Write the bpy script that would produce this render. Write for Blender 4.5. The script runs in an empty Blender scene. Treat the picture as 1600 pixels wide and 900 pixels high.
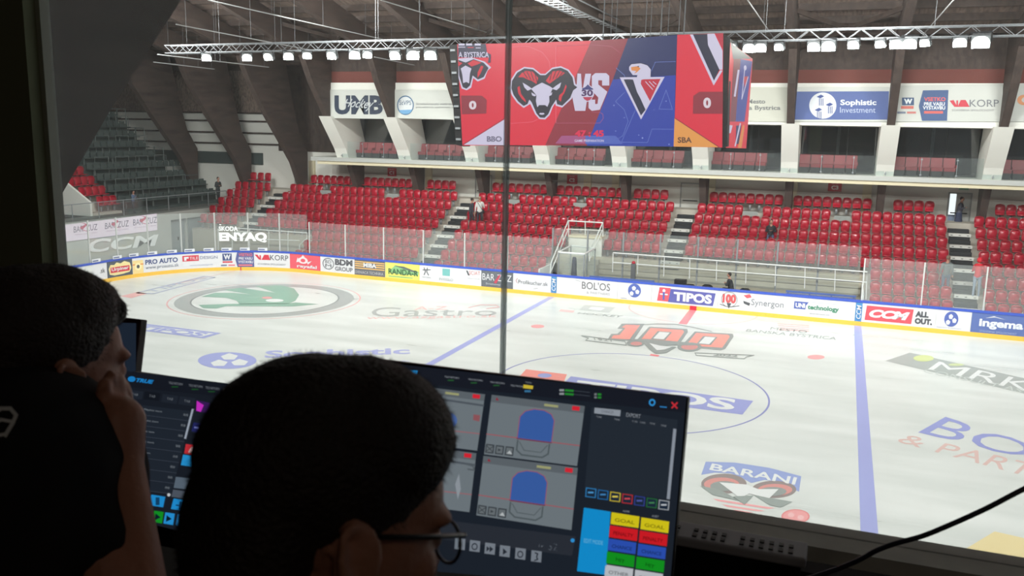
import bpy, bmesh, math, random
from mathutils import Vector, Matrix, noise
from mathutils.geometry import tessellate_polygon
random.seed(7)
S = bpy.context.scene
COL = S.collection
PI = math.pi

# ------------------------------------------------------------------ camera, world, exposure, large lights
CAM = Vector((6.038, -27.192, 8.406)); YAW, PITCH, ROLL, FPX = .354, -.18, .02, 1368.3
_f = Vector((-math.sin(YAW)*math.cos(PITCH), math.cos(YAW)*math.cos(PITCH), math.sin(PITCH)))
_r = _f.cross(Vector((0, 0, 1))).normalized(); _u = _r.cross(_f)
RT = math.cos(ROLL)*_r + math.sin(ROLL)*_u
UP = -math.sin(ROLL)*_r + math.cos(ROLL)*_u
FW = _f
cd = bpy.data.cameras.new('camera'); cam = bpy.data.objects.new('camera', cd); COL.objects.link(cam)
cam.matrix_world = Matrix(((RT.x, UP.x, -FW.x, CAM.x), (RT.y, UP.y, -FW.y, CAM.y), (RT.z, UP.z, -FW.z, CAM.z), (0, 0, 0, 1)))
cd.sensor_width = 36; cd.lens = 36*FPX/1600; cd.clip_start = .05; cd.clip_end = 300
cd.dof.use_dof = True; cd.dof.focus_distance = 38; cd.dof.aperture_fstop = 11
S.camera = cam
S.view_settings.view_transform = 'Standard'; S.view_settings.look = 'None'
S.view_settings.exposure = 0.0; S.view_settings.gamma = 1; S.view_settings.use_curve_mapping = False
S.cycles.use_denoising = True
S.cycles.max_bounces = 6; S.cycles.diffuse_bounces = 3; S.cycles.glossy_bounces = 2; S.cycles.transparent_max_bounces = 12
S.cycles.caustics_reflective = False; S.cycles.caustics_refractive = False; S.cycles.sample_clamp_indirect = 4
W = bpy.data.worlds.new('world'); S.world = W; W.use_nodes = True
W.node_tree.nodes['Background'].inputs[0].default_value = (.72, .8, .9, 1)
W.node_tree.nodes['Background'].inputs[1].default_value = .10

LAMP_W = 150       # watts of each arena floodlight
LAMP_COL = (1, .99, .96)
BOOTH_W = 8
def lamp_light(name, loc, target, power, parent=None, sx=.42, sy=.30):
    l = bpy.data.lights.new(name, 'AREA'); l.shape = 'RECTANGLE'; l.size = sx; l.size_y = sy
    l.energy = power; l.color = LAMP_COL
    o = bpy.data.objects.new(name, l); COL.objects.link(o)
    o.matrix_world = Matrix.Translation(loc) @ (Vector(target)-Vector(loc)).to_track_quat('-Z', 'Y').to_matrix().to_4x4()
    if parent: o.parent = parent; o.matrix_parent_inverse = parent.matrix_world.inverted()
    return o
# near-side and middle lighting trusses, above the picture: long rows of floodlights
for (ly, lz, pw) in ((-9, 12.6, 880), (0.5, 14.5, 560)):
    for lx in (-24, -14, -4, 6, 16):
        lamp_light('row_light', (lx, ly, lz), (lx*.95, ly*.5+3, 0), pw, sx=5.5, sy=.4)
BL_ = lamp_light('booth_fill', (8.2, -30.2, 10.9), (6.5, -26.5, 7.2), BOOTH_W, sx=1.2, sy=.3); BL_.data.color = (1, .82, .66)  # unseen warm fill behind the viewer, added to brighten the dark booth
# fill lights without fixtures, added to brighten the far stand
for lx in (-24, -14, -4, 6, 15):
    lamp_light('stand_fill', (lx, 6, 13.6), (lx, 21, 3), 1250, sx=3, sy=.4)

# ------------------------------------------------------------------ pixel geometry (photo treated as 1600x900)
def ray(x, y):
    return (FW*1.0 + RT*((x-800)/FPX) + UP*(-(y-450)/FPX))
def on(x, y, axis, val):                     # photo point on an axis-aligned plane of the place
    d = ray(x, y); t = (val-CAM[axis])/d[axis]; return CAM + d*t
def on_plane(x, y, p0, n):
    d = ray(x, y); t = (p0-CAM).dot(n)/d.dot(n); return CAM + d*t
def cp(x, y, dist):                          # at a depth in front of the eye
    return CAM + ray(x, y)*dist
def proj(p):
    q = Vector(p)-CAM; z = q.dot(FW); return 800+FPX*q.dot(RT)/z, 450-FPX*q.dot(UP)/z

# ------------------------------------------------------------------ materials
def lin(c):
    return tuple((v/12.92 if v <= .04045 else ((v+.055)/1.055)**2.4) for v in [x/255 for x in c])
MATS = {}
def mat(key, col, rough=.6, metal=0, emit=0, spec=.5, noise_amt=0, nscale=8, bump=0, bscale=60, coat=0, trans=0):
    if key in MATS: return MATS[key]
    m = bpy.data.materials.new(key); m.use_nodes = True; nt = m.node_tree; b = nt.nodes['Principled BSDF']
    c = lin(col)
    b.inputs['Base Color'].default_value = (*c, 1); b.inputs['Roughness'].default_value = rough
    b.inputs['Metallic'].default_value = metal; b.inputs['Specular IOR Level'].default_value = spec
    b.inputs['Coat Weight'].default_value = coat
    if emit:
        b.inputs['Emission Color'].default_value = (*c, 1); b.inputs['Emission Strength'].default_value = emit
    if noise_amt:
        tc = nt.nodes.new('ShaderNodeTexCoord'); n = nt.nodes.new('ShaderNodeTexNoise'); n.inputs['Scale'].default_value = nscale
        n.inputs['Detail'].default_value = 5
        r = nt.nodes.new('ShaderNodeMapRange'); r.inputs[3].default_value = 1-noise_amt; r.inputs[4].default_value = 1+noise_amt
        x = nt.nodes.new('ShaderNodeVectorMath'); x.operation = 'SCALE'; x.inputs[0].default_value = c
        nt.links.new(tc.outputs['Object'], n.inputs['Vector']); nt.links.new(n.outputs['Fac'], r.inputs[0])
        nt.links.new(r.outputs[0], x.inputs['Scale']); nt.links.new(x.outputs[0], b.inputs['Base Color'])
    if bump:
        tc = nt.nodes.new('ShaderNodeTexCoord'); n = nt.nodes.new('ShaderNodeTexNoise'); n.inputs['Scale'].default_value = bscale
        bu = nt.nodes.new('ShaderNodeBump'); bu.inputs['Strength'].default_value = bump; bu.inputs['Distance'].default_value = .01
        nt.links.new(tc.outputs['Object'], n.inputs['Vector']); nt.links.new(n.outputs['Fac'], bu.inputs['Height'])
        nt.links.new(bu.outputs[0], b.inputs['Normal'])
    MATS[key] = m; return m
def glass_mat(key, veil, tint=(1, 1, 1), gloss=.04, kind='diffuse', vcol=(.85, .9, .9)):
    m = bpy.data.materials.new(key); m.use_nodes = True; nt = m.node_tree
    for n in list(nt.nodes): nt.nodes.remove(n)
    out = nt.nodes.new('ShaderNodeOutputMaterial'); t = nt.nodes.new('ShaderNodeBsdfTransparent'); t.inputs[0].default_value = (*tint, 1)
    d = nt.nodes.new('ShaderNodeBsdfDiffuse' if kind == 'diffuse' else 'ShaderNodeBsdfTranslucent'); d.inputs[0].default_value = (*vcol, 1)
    g = nt.nodes.new('ShaderNodeBsdfGlossy'); g.inputs['Roughness'].default_value = .03; g.inputs[0].default_value = (1, 1, 1, 1)
    a = nt.nodes.new('ShaderNodeMixShader'); a.inputs[0].default_value = veil
    b = nt.nodes.new('ShaderNodeMixShader'); b.inputs[0].default_value = gloss
    nt.links.new(t.outputs[0], a.inputs[1]); nt.links.new(d.outputs[0], a.inputs[2])
    nt.links.new(a.outputs[0], b.inputs[1]); nt.links.new(g.outputs[0], b.inputs[2]); nt.links.new(b.outputs[0], out.inputs[0])
    MATS[key] = m; return m
def wood_mat(key, c1, c2, scale=6, axis=0):
    m = bpy.data.materials.new(key); m.use_nodes = True; nt = m.node_tree; b = nt.nodes['Principled BSDF']; b.inputs['Roughness'].default_value = .75
    tc = nt.nodes.new('ShaderNodeTexCoord'); mp = nt.nodes.new('ShaderNodeMapping'); mp.inputs['Scale'].default_value = (scale, scale*.08, scale*.5) if axis == 0 else (scale*.08, scale, scale)
    n = nt.nodes.new('ShaderNodeTexNoise'); n.inputs['Scale'].default_value = 1.5; n.inputs['Detail'].default_value = 6
    r = nt.nodes.new('ShaderNodeValToRGB'); r.color_ramp.elements[0].color = (*lin(c1), 1); r.color_ramp.elements[1].color = (*lin(c2), 1)
    r.color_ramp.elements[0].position = .35; r.color_ramp.elements[1].position = .65
    nt.links.new(tc.outputs['Object'], mp.inputs[0]); nt.links.new(mp.outputs[0], n.inputs['Vector']); nt.links.new(n.outputs['Fac'], r.inputs[0]); nt.links.new(r.outputs[0], b.inputs['Base Color'])
    MATS[key] = m; return m

M_WOOD = wood_mat('beam_wood', (56, 46, 42), (76, 63, 57), 5)
M_ROOF = wood_mat('roof_boards', (98, 86, 79), (134, 116, 106), 7)
M_CONC = mat('concrete', (190, 184, 172), .85, noise_amt=.12, nscale=3)
M_WHITEWALL = mat('white_wall', (232, 232, 224), .8, noise_amt=.04, nscale=1.2)
M_GREYWALL = mat('grey_wall', (186, 188, 182), .8, noise_amt=.05, nscale=1.2)
M_CREAM = mat('cream_paint', (216, 206, 176), .7)
M_BRICK = mat('brick_red_panel', (112, 62, 55), .8, noise_amt=.1, nscale=5)
M_WMETAL = mat('white_metal', (226, 228, 226), .4)
M_ALU = mat('aluminium', (150, 155, 158), .35, .8)
M_STEEL = mat('galvanised_steel', (150, 155, 158), .5, .3)
M_POST = mat('post_paint', (196, 198, 196), .5)
M_ROD = mat('dull_rod', (98, 101, 104), .6)
M_JOINT = glass_mat('joint_silicone', .4, (.78, .82, .82), .03, 'translucent', (.5, .55, .55))
M_JOINT2 = glass_mat('joint_edge', .5, (.97, 1, 1), .05, 'translucent', (.95, 1, 1))
M_DARK = mat('dark_plastic', (24, 25, 27), .5)
M_BLACK = mat('black_plastic', (12, 12, 13), .45)
M_RED = mat('red_seat_plastic', (180, 26, 50), .25, coat=.4)
M_REDLEATHER = mat('red_upholstery', (150, 28, 40), .5)
M_STEP = mat('dark_step_rubber', (40, 43, 46), .8)
M_STEPW = mat('white_step_edge', (222, 222, 216), .7)
M_BLEACH = mat('grey_bleacher', (70, 82, 80), .7, noise_amt=.1, nscale=6)
M_RAIL = mat('grey_rail', (120, 130, 128), .5, .3)
M_GLASSR = glass_mat('rink_glass', .075, (.97, .99, .98), .02)
M_GLASSB = glass_mat('balustrade_glass', .035, (.93, .96, .96), .04)
M_GLASSW = glass_mat('window_glass', .055, (.97, .985, .98), .015, 'translucent')
M_GLASSD = glass_mat('box_window_glass', .03, (.55, .58, .6), .10)

# ------------------------------------------------------------------ mesh helpers
class MB:
    def __init__(s): s.v = []; s.f = []; s.m = []; s.mats = []
    def mi(s, m):
        if m not in s.mats: s.mats.append(m)
        return s.mats.index(m)
    def add(s, vs, fs, m=None):
        o = len(s.v); s.v += [tuple(v) for v in vs]; s.f += [tuple(i+o for i in f) for f in fs]; s.m += [s.mi(m)]*len(fs) if m else [0]*len(fs)
    def box(s, lo, hi, m=None):
        x0, y0, z0 = lo; x1, y1, z1 = hi
        s.add([(x0, y0, z0), (x1, y0, z0), (x1, y1, z0), (x0, y1, z0), (x0, y0, z1), (x1, y0, z1), (x1, y1, z1), (x0, y1, z1)],
              [(3, 2, 1, 0), (4, 5, 6, 7), (0, 1, 5, 4), (1, 2, 6, 5), (2, 3, 7, 6), (3, 0, 4, 7)], m)
    def obox(s, c, ax, ay, az, m=None):       # centre and three half-axis vectors
        c, ax, ay, az = map(Vector, (c, ax, ay, az))
        s.add([c-ax-ay-az, c+ax-ay-az, c+ax+ay-az, c-ax+ay-az, c-ax-ay+az, c+ax-ay+az, c+ax+ay+az, c-ax+ay+az],
              [(3, 2, 1, 0), (4, 5, 6, 7), (0, 1, 5, 4), (1, 2, 6, 5), (2, 3, 7, 6), (3, 0, 4, 7)], m)
    def bar(s, a, b, w, h=None, m=None):
        a, b = Vector(a), Vector(b); h = h or w; d = (b-a); L = d.length
        if L < 1e-6: return
        d /= L; up = Vector((0, 0, 1)) if abs(d.z) < .95 else Vector((1, 0, 0)); x = d.cross(up).normalized(); y = x.cross(d)
        s.obox((a+b)/2, x*w/2, d*L/2, y*h/2, m)
    def tube(s, pts, r, m=None, n=8, closed=False, r2=None):
        pts = [Vector(p) for p in pts]; N = len(pts); rings = []
        up = None
        for i, p in enumerate(pts):
            if closed: d = pts[(i+1) % N]-pts[i-1]
            else: d = pts[min(i+1, N-1)]-pts[max(i-1, 0)]
            d.normalize()
            if up is None: up = Vector((0, 0, 1)) if abs(d.z) < .9 else Vector((0, 1, 0))
            x = d.cross(up)
            if x.length < 1e-4: x = d.cross(Vector((1, .3, 0)))
            x.normalize(); y = x.cross(d); up = y
            rr = r if r2 is None else r+(r2-r)*i/(N-1)
            rings.append([p+x*rr*math.cos(2*PI*k/n)+y*rr*math.sin(2*PI*k/n) for k in range(n)])
        vs = [v for g in rings for v in g]; fs = []
        for i in range(N if closed else N-1):
            j = (i+1) % N
            for k in range(n): fs.append((i*n+k, i*n+(k+1) % n, j*n+(k+1) % n, j*n+k))
        if not closed: fs += [tuple(range(n-1, -1, -1)), tuple((N-1)*n+k for k in range(n))]
        s.add(vs, fs, m)
    def prism(s, poly, d, m=None):            # polygon (3D points) extruded by vector d
        poly = [Vector(p) for p in poly]; d = Vector(d); n = len(poly); tri = tessellate_polygon([poly])
        vs = poly+[p+d for p in poly]; fs = [tuple(t) for t in tri]+[tuple(i+n for i in reversed(t)) for t in tri]
        fs += [(i, (i+1) % n, (i+1) % n+n, i+n) for i in range(n)]
        s.add(vs, fs, m)
    def ellipsoid(s, c, rad, rot=None, m=None, nu=16, nv=10):
        c = Vector(c); rot = rot or Matrix.Identity(3); vs = []; fs = []
        for j in range(1, nv):
            t = PI*j/nv
            for i in range(nu):
                a = 2*PI*i/nu; vs.append(c+rot @ Vector((rad[0]*math.sin(t)*math.cos(a), rad[1]*math.sin(t)*math.sin(a), rad[2]*math.cos(t))))
        top = len(vs); vs.append(c+rot @ Vector((0, 0, rad[2]))); vs.append(c-rot @ Vector((0, 0, rad[2])))
        for j in range(nv-2):
            for i in range(nu): fs.append((j*nu+i, (j+1)*nu+i, (j+1)*nu+(i+1) % nu, j*nu+(i+1) % nu))
        for i in range(nu):
            fs.append((top, i, (i+1) % nu)); b = (nv-2)*nu; fs.append((top+1, b+(i+1) % nu, b+i))
        s.add(vs, fs, m)
    def capsule(s, a, b, ra, rb, m=None):
        a, b = Vector(a), Vector(b); N = 7
        pts = [a.lerp(b, i/(N-1)) for i in range(N)]
        s.tube(pts, ra, m, 14, r2=rb); s.ellipsoid(a, (ra,)*3, m=m); s.ellipsoid(b, (rb,)*3, m=m)
    def mesh(s, name, m=None, smooth=False):
        me = bpy.data.meshes.new(name); me.from_pydata(s.v, [], s.f)
        if s.mats:
            for q in s.mats: me.materials.append(q)
            me.polygons.foreach_set('material_index', s.m)
        elif m: me.materials.append(m)
        if smooth: me.polygons.foreach_set('use_smooth', [True]*len(me.polygons))
        me.update(); return me
    def build(s, name, m=None, parent=None, smooth=False, fix=False):
        me = s.mesh(name, m, smooth)
        if fix:
            b = bmesh.new(); b.from_mesh(me); bmesh.ops.recalc_face_normals(b, faces=b.faces); b.to_mesh(me); b.free()
        return link(name, me, parent)
def link(name, me, parent=None, mw=None):
    o = bpy.data.objects.new(name, me); COL.objects.link(o)
    if mw is not None: o.matrix_world = mw
    if parent: o.parent = parent; o.matrix_parent_inverse = Matrix.Translation(parent.location).inverted() if parent.type == 'EMPTY' else Matrix.Identity(4)
    return o
def tag(o, label=None, cat=None, group=None, kind=None):
    if label: o['label'] = label
    if cat: o['category'] = cat
    if group: o['group'] = group
    if kind: o['kind'] = kind
    return o
def struct(o, label=None): return tag(o, label, kind='structure')
def empty(name, loc, label=None, cat=None, group=None):
    o = bpy.data.objects.new(name, None); o.location = loc; COL.objects.link(o); o.empty_display_size = .1
    return tag(o, label, cat, group)
def bevel_obj(o, w, seg=2):
    b = o.modifiers.new('bevel', 'BEVEL'); b.width = w; b.segments = seg; b.limit_method = 'ANGLE'; return o
ORD = ['first', 'second', 'third', 'fourth', 'fifth', 'sixth', 'seventh', 'eighth', 'ninth', 'tenth', 'eleventh', 'twelfth', 'thirteenth', 'fourteenth', 'fifteenth', 'sixteenth']

# ------------------------------------------------------------------ flat artwork (signs, markings, screens)
_tc = {}
def text_tris(s, bold=0.0, shear=0.0, space=1.0):
    k = (s, bold, shear, space)
    if k in _tc: return _tc[k]
    c = bpy.data.curves.new('t', 'FONT'); c.body = s; c.offset = bold; c.resolution_u = 3; c.shear = shear; c.space_character = space
    o = bpy.data.objects.new('t', c); COL.objects.link(o)
    dg = bpy.context.evaluated_depsgraph_get(); me = bpy.data.meshes.new_from_object(o.evaluated_get(dg))
    v = [(p.co.x, p.co.y) for p in me.vertices]; f = [tuple(p.vertices) for p in me.polygons]
    bpy.data.objects.remove(o); bpy.data.meshes.remove(me); bpy.data.curves.remove(c)
    if not v: return [], []
    x0 = min(a for a, b in v); x1 = max(a for a, b in v); y0 = min(b for a, b in v); y1 = max(b for a, b in v)
    v = [((a-x0)/(x1-x0), (b-y0)/(y1-y0)) for a, b in v]
    _tc[k] = (v, f); return v, f
class Art(MB):
    """maps 2D points through fn(u, v, layer) onto a real surface of the place"""
    def __init__(s, fn, matfn, du=None): super().__init__(); s.fn = fn; s.mf = matfn; s.n = 1; s.o = (0, 0, 1); s.du = du; s.k = 0
    def lay(s, L): s.k += 1; return L+.012*min(s.k, 70)
    def crop(s, x0, y0, k): s.o = (x0, y0, k); return s
    def P(s, p): return (s.o[0]+p[0]*s.o[2], s.o[1]+p[1]*s.o[2])
    def poly(s, pts, col, layer=None):
        L = s.lay(layer if layer is not None else s.n); pts = [s.P(p) for p in pts]
        tri = tessellate_polygon([[Vector((a, b, 0)) for a, b in pts]])
        if s.du:
            for t in tri:
                T_ = [pts[i] for i in t]; lo = min(p[0] for p in T_); hi = max(p[0] for p in T_); k0 = int(math.floor(lo/s.du)); k1 = int(math.ceil(hi/s.du))
                for k in range(k0, k1):
                    q = T_
                    for lim, sg in ((k*s.du, 1), ((k+1)*s.du, -1)):
                        out = []
                        for i in range(len(q)):
                            a, b = q[i-1], q[i]; da, db = (a[0]-lim)*sg, (b[0]-lim)*sg
                            if (da >= 0) != (db >= 0): w_ = da/(da-db); out.append((a[0]+(b[0]-a[0])*w_, a[1]+(b[1]-a[1])*w_))
                            if db >= 0: out.append(b)
                        q = out
                        if len(q) < 3: break
                    if len(q) >= 3: s.add([s.fn(a, b, L) for a, b in q], [tuple(range(len(q)))], s.mf(col))
            return
        s.add([s.fn(a, b, L) for a, b in pts], [tuple(t) for t in tri], s.mf(col))
    def rect(s, x0, y0, x1, y1, col, layer=None): s.poly([(x0, y0), (x1, y0), (x1, y1), (x0, y1)], col, layer)
    def line(s, pts, w, col, layer=None, closed=False):
        if closed: pts = list(pts)+[pts[0]]
        for a, b in zip(pts, pts[1:]):
            dx, dy = b[0]-a[0], b[1]-a[1]; L = math.hypot(dx, dy) or 1; nx, ny = -dy/L*w/2, dx/L*w/2; ex, ey = dx/L*w*.3, dy/L*w*.3
            s.poly([(a[0]+nx-ex, a[1]+ny-ey), (b[0]+nx+ex, b[1]+ny+ey), (b[0]-nx+ex, b[1]-ny+ey), (a[0]-nx-ex, a[1]-ny-ey)], col, layer)
    def ell(s, cx, cy, rx, ry, col, layer=None, n=28, a0=0, a1=2*PI):
        s.poly([(cx+rx*math.cos(a0+(a1-a0)*i/n), cy+ry*math.sin(a0+(a1-a0)*i/n)) for i in range(n)], col, layer)
    def ring(s, cx, cy, rx, ry, w, col, layer=None, n=32):
        L = s.lay(layer if layer is not None else s.n); vs = []
        for i in range(n):
            a = 2*PI*i/n
            for k in (1, 0): q = s.P((cx+(rx-w*(1-k))*math.cos(a), cy+(ry-w*(1-k)*ry/rx)*math.sin(a))); vs.append(s.fn(q[0], q[1], L))
        s.add(vs, [(2*i, 2*((i+1) % n), 2*((i+1) % n)+1, 2*i+1) for i in range(n)], s.mf(col))
    def text(s, t, quad, col, bold=0.0, shear=0.0, layer=None, space=1.0):   # quad TL TR BR BL
        L = s.lay(layer if layer is not None else s.n+1); v, f = text_tris(t, bold, shear, space); q = [s.P(p) for p in quad]; out = []
        for a, b in v:
            tx = q[0][0]*(1-a)+q[1][0]*a, q[0][1]*(1-a)+q[1][1]*a; bx = q[3][0]*(1-a)+q[2][0]*a, q[3][1]*(1-a)+q[2][1]*a
            out.append(s.fn(bx[0]*(1-b)+tx[0]*b, bx[1]*(1-b)+tx[1]*b, L))
        s.add(out, f, s.mf(col))
    def trect(s, t, x0, y0, x1, y1, col, **k): s.text(t, [(x0, y0), (x1, y0), (x1, y1), (x0, y1)], col, **k)
def paint(rough=.5, spec=.4):
    return lambda c: mat('paint_%d_%d_%d_%d' % (*c, int(rough*100)), c, rough, spec=spec)
def glow(k=1.0):
    def f(c):
        key = 'led_%d_%d_%d_%d' % (*c, int(k*100))
        if key in MATS: return MATS[key]
        m = bpy.data.materials.new(key); m.use_nodes = True; b = m.node_tree.nodes['Principled BSDF']
        b.inputs['Base Color'].default_value = (.01, .01, .01, 1); b.inputs['Roughness'].default_value = .4
        b.inputs['Emission Color'].default_value = (*lin(c), 1); b.inputs['Emission Strength'].default_value = k
        MATS[key] = m; return m
    return f

# ================================================================== SETTING
# ---- ice with everything painted in it (one floor)
def ice_material():
    m = bpy.data.materials.new('ice'); m.use_nodes = True; nt = m.node_tree; b = nt.nodes['Principled BSDF']
    b.inputs['Roughness'].default_value = .28; b.inputs['Specular IOR Level'].default_value = .35
    tc = nt.nodes.new('ShaderNodeTexCoord'); mp = nt.nodes.new('ShaderNodeMapping'); mp.inputs['Scale'].default_value = (.18, .8, 1); mp.inputs['Rotation'].default_value = (0, 0, .5)
    n = nt.nodes.new('ShaderNodeTexNoise'); n.inputs['Scale'].default_value = 1; n.inputs['Detail'].default_value = 7
    r = nt.nodes.new('ShaderNodeValToRGB'); r.color_ramp.elements[0].position = .3; r.color_ramp.elements[1].position = .72
    r.color_ramp.elements[0].color = (*lin((206, 212, 208)), 1); r.color_ramp.elements[1].color = (*lin((228, 232, 229)), 1)
    # fine skate scratches
    mp2 = nt.nodes.new('ShaderNodeMapping'); mp2.inputs['Scale'].default_value = (.6, 14, 1); mp2.inputs['Rotation'].default_value = (0, 0, -.35)
    n2 = nt.nodes.new('ShaderNodeTexNoise'); n2.inputs['Scale'].default_value = 1.3; n2.inputs['Detail'].default_value = 4
    r2 = nt.nodes.new('ShaderNodeMapRange'); r2.inputs[1].default_value = .62; r2.inputs[2].default_value = .75; r2.inputs[3].default_value = 0; r2.inputs[4].default_value = .35
    mx = nt.nodes.new('ShaderNodeMix'); mx.data_type = 'RGBA'; mx.inputs['B'].default_value = (*lin((245, 248, 247)), 1)
    L = nt.links.new
    L(tc.outputs['Object'], mp.inputs[0]); L(mp.outputs[0], n.inputs['Vector']); L(n.outputs['Fac'], r.inputs[0])
    L(tc.outputs['Object'], mp2.inputs[0]); L(mp2.outputs[0], n2.inputs['Vector']); L(n2.outputs['Fac'], r2.inputs[0])
    L(r2.outputs[0], mx.inputs['Factor']); L(r.outputs[0], mx.inputs['A']); L(mx.outputs['Result'], b.inputs['Base Color'])
    rr = nt.nodes.new('ShaderNodeMapRange'); rr.inputs[3].default_value = .2; rr.inputs[4].default_value = .42; L(n.outputs['Fac'], rr.inputs[0]); L(rr.outputs[0], b.inputs['Roughness'])
    MATS['ice'] = m; return m
M_ICE = ice_material()
HX0, R0 = -29.8, 7.2
def bY(X): return 14.52-.031*X                 # the far boards' line
PATH = []
PATH += [(HX0, y) for y in (-14, -8, -2, 4)]
_c = (HX0+R0, bY(HX0+R0)-R0+.1)
for i in range(37):
    a = PI-PI/2*i/36; PATH.append((_c[0]+R0*math.cos(a), _c[1]+R0*math.sin(a)))
PATH += [(x, bY(x)) for x in (-20, -15, -10, -5, 0, 5, 10, 15, 20, 24)]
ice = Art(lambda x, y, L: on(x, y, 2, 0)+Vector((0, 0, .0025*L)), lambda c: mat('icepaint_%d_%d_%d' % c, c, .3, spec=.35))
poly = [(p[0], p[1], 0) for p in PATH]+[(24, -14.6, 0), (HX0+6, -14.6, 0)]
ice.add(poly, [tuple(reversed(t)) if False else tuple(t) for t in tessellate_polygon([[Vector(p) for p in poly]])], M_ICE)
BLU, RD, GRY, WHT = (163, 170, 222), (236, 160, 160), (168, 176, 172), (226, 230, 229)
def wring(cx, cy, r0, r1, col, a0=0, a1=2*PI, n=96, L=1):
    vs = []
    for i in range(n+1):
        a = a0+(a1-a0)*i/n
        vs += [(cx+r0*math.cos(a), cy+r0*math.sin(a), .0025*L), (cx+r1*math.cos(a), cy+r1*math.sin(a), .0025*L)]
    ice.add(vs, [(2*i, 2*i+2, 2*i+3, 2*i+1) for i in range(n)], ice.mf(col))
wring(0, .53, 4.47, 4.53, (140, 145, 200))
wring(-.1, bY(0)-.05, 3.0, 3.05, (232, 180, 180), PI, 2*PI, 40)
wring(-19.66, 7.87, 4.47, 4.54, (230, 175, 175)); wring(-19.66, 7.87, 3.5, 4.2, (170, 176, 174)); wring(-19.66, 7.87, 3.42, 3.5, (140, 148, 146))
ice.add([(-7.42, -14.5, .0025), (-7.12, -14.5, .0025), (-7.12, bY(-7)-.05, .0025), (-7.42, bY(-7)-.05, .0025)], [(0, 1, 2, 3)], ice.mf(BLU))
ice.add([(-26.36, -13, .0025), (-26.31, -13, .0025), (-26.31, bY(-26)-1.2, .0025), (-26.36, bY(-26)-1.2, .0025)], [(0, 1, 2, 3)], ice.mf((226, 150, 150)))
ice.poly([(1334.5, 507.5), (1346, 508.5), (1380, 930), (1348, 920), (1345, 845)], BLU)
ice.poly([(1077, 484), (1088, 485), (1073, 507), (1060, 506)], (232, 140, 145)); ice.poly([(1017, 553), (1031, 555), (1028, 557.5), (1015, 555.5)], (232, 130, 135))
for cx, cy, rx, ry in ((840, 510, 10.5, 2.8), (1275, 558, 13.5, 3.6), (1243, 807, 22, 11)): ice.ell(cx, cy, rx, ry, (236, 165, 165)); 
ice.ring(1243, 807, 22, 11, 2, (230, 140, 140), 2); ice.ell(1236, 805, 5, 4, (240, 190, 190), 2); ice.ell(1251, 809, 5, 4, (240, 190, 190), 2)
# centre-circle advertisement
ice.poly([(892, 588), (1177, 626.5), (1160, 648), (870, 610)], (155, 162, 216)); ice.text('TIPOS', [(903, 594), (1152, 624), (1146, 642), (893, 611)], WHT, bold=.03)
ice.poly([(822, 577), (886, 585), (876, 608), (805, 596)], (240, 150, 140)); ice.ell(851, 587, 11, 3.5, (150, 160, 215), 2)
# advertisement panel near the blue line
ice.poly([(1422, 551), (1640, 600), (1640, 625), (1600, 615), (1383, 564)], (168, 176, 172)); ice.text('MRK', [(1467, 565), (1622, 598), (1606, 612), (1450, 577)], WHT)
ice.text('CONSULT AS', [(1448, 576), (1600, 608), (1594, 614), (1440, 581)], (198, 206, 202)); ice.ell(1443, 560, 16, 5, (205, 216, 150), 2); ice.ell(1494, 570, 12, 2, (198, 210, 160), 2)
ice.text('BO', [(1478, 651), (1622, 697), (1600, 717), (1434, 676)], (150, 158, 214), layer=1); ice.text('& PART', [(1416, 678), (1625, 727), (1605, 745), (1400, 690)], (222, 190, 184), layer=1)
ice.poly([(1495, 866), (1554, 830.5), (1640, 850), (1640, 905), (1600, 890)], (232, 216, 164))
# crest with ram
ice.crop(1060, 580, .3555)
ice.poly([(120, 398), (250, 402), (400, 425), (540, 462), (530, 530), (450, 492), (380, 478), (320, 492), (280, 470), (230, 450), (160, 446), (100, 456)], (150, 166, 214))
ice.text('BARANI', [(148, 406), (522, 468), (512, 500), (135, 434)], WHT, bold=.02)
ice.ell(200, 495, 100, 44, (150, 140, 138), 1); ice.ell(420, 520, 98, 38, (150, 140, 138), 1)
ice.ell(190, 498, 78, 30, (214, 150, 145), 2); ice.ell(425, 522, 76, 26, (214, 150, 145), 2); ice.ell(200, 506, 60, 22, (150, 158, 155), 3); ice.ell(415, 530, 60, 20, (150, 158, 155), 3)
ice.poly([(180, 490), (270, 560), (310, 540), (400, 560), (440, 520), (350, 520), (300, 500)], WHT, 4); ice.poly([(95, 505), (180, 520), (290, 585), (270, 572), (150, 545)], (152, 162, 158), 3); ice.poly([(330, 545), (500, 575), (450, 600), (400, 590)], (152, 162, 158), 3); ice.poly([(240, 552), (330, 548), (290, 588)], (152, 162, 158), 4)
for a, b, c in ((150, 425, 560), (190, 380, 585), (240, 330, 608)): ice.poly([(a, c), (b, c+42*(b-a)/275), (b-30, c+46*(b-a)/275), (a+25, c+12)], (238, 170, 172))
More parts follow.
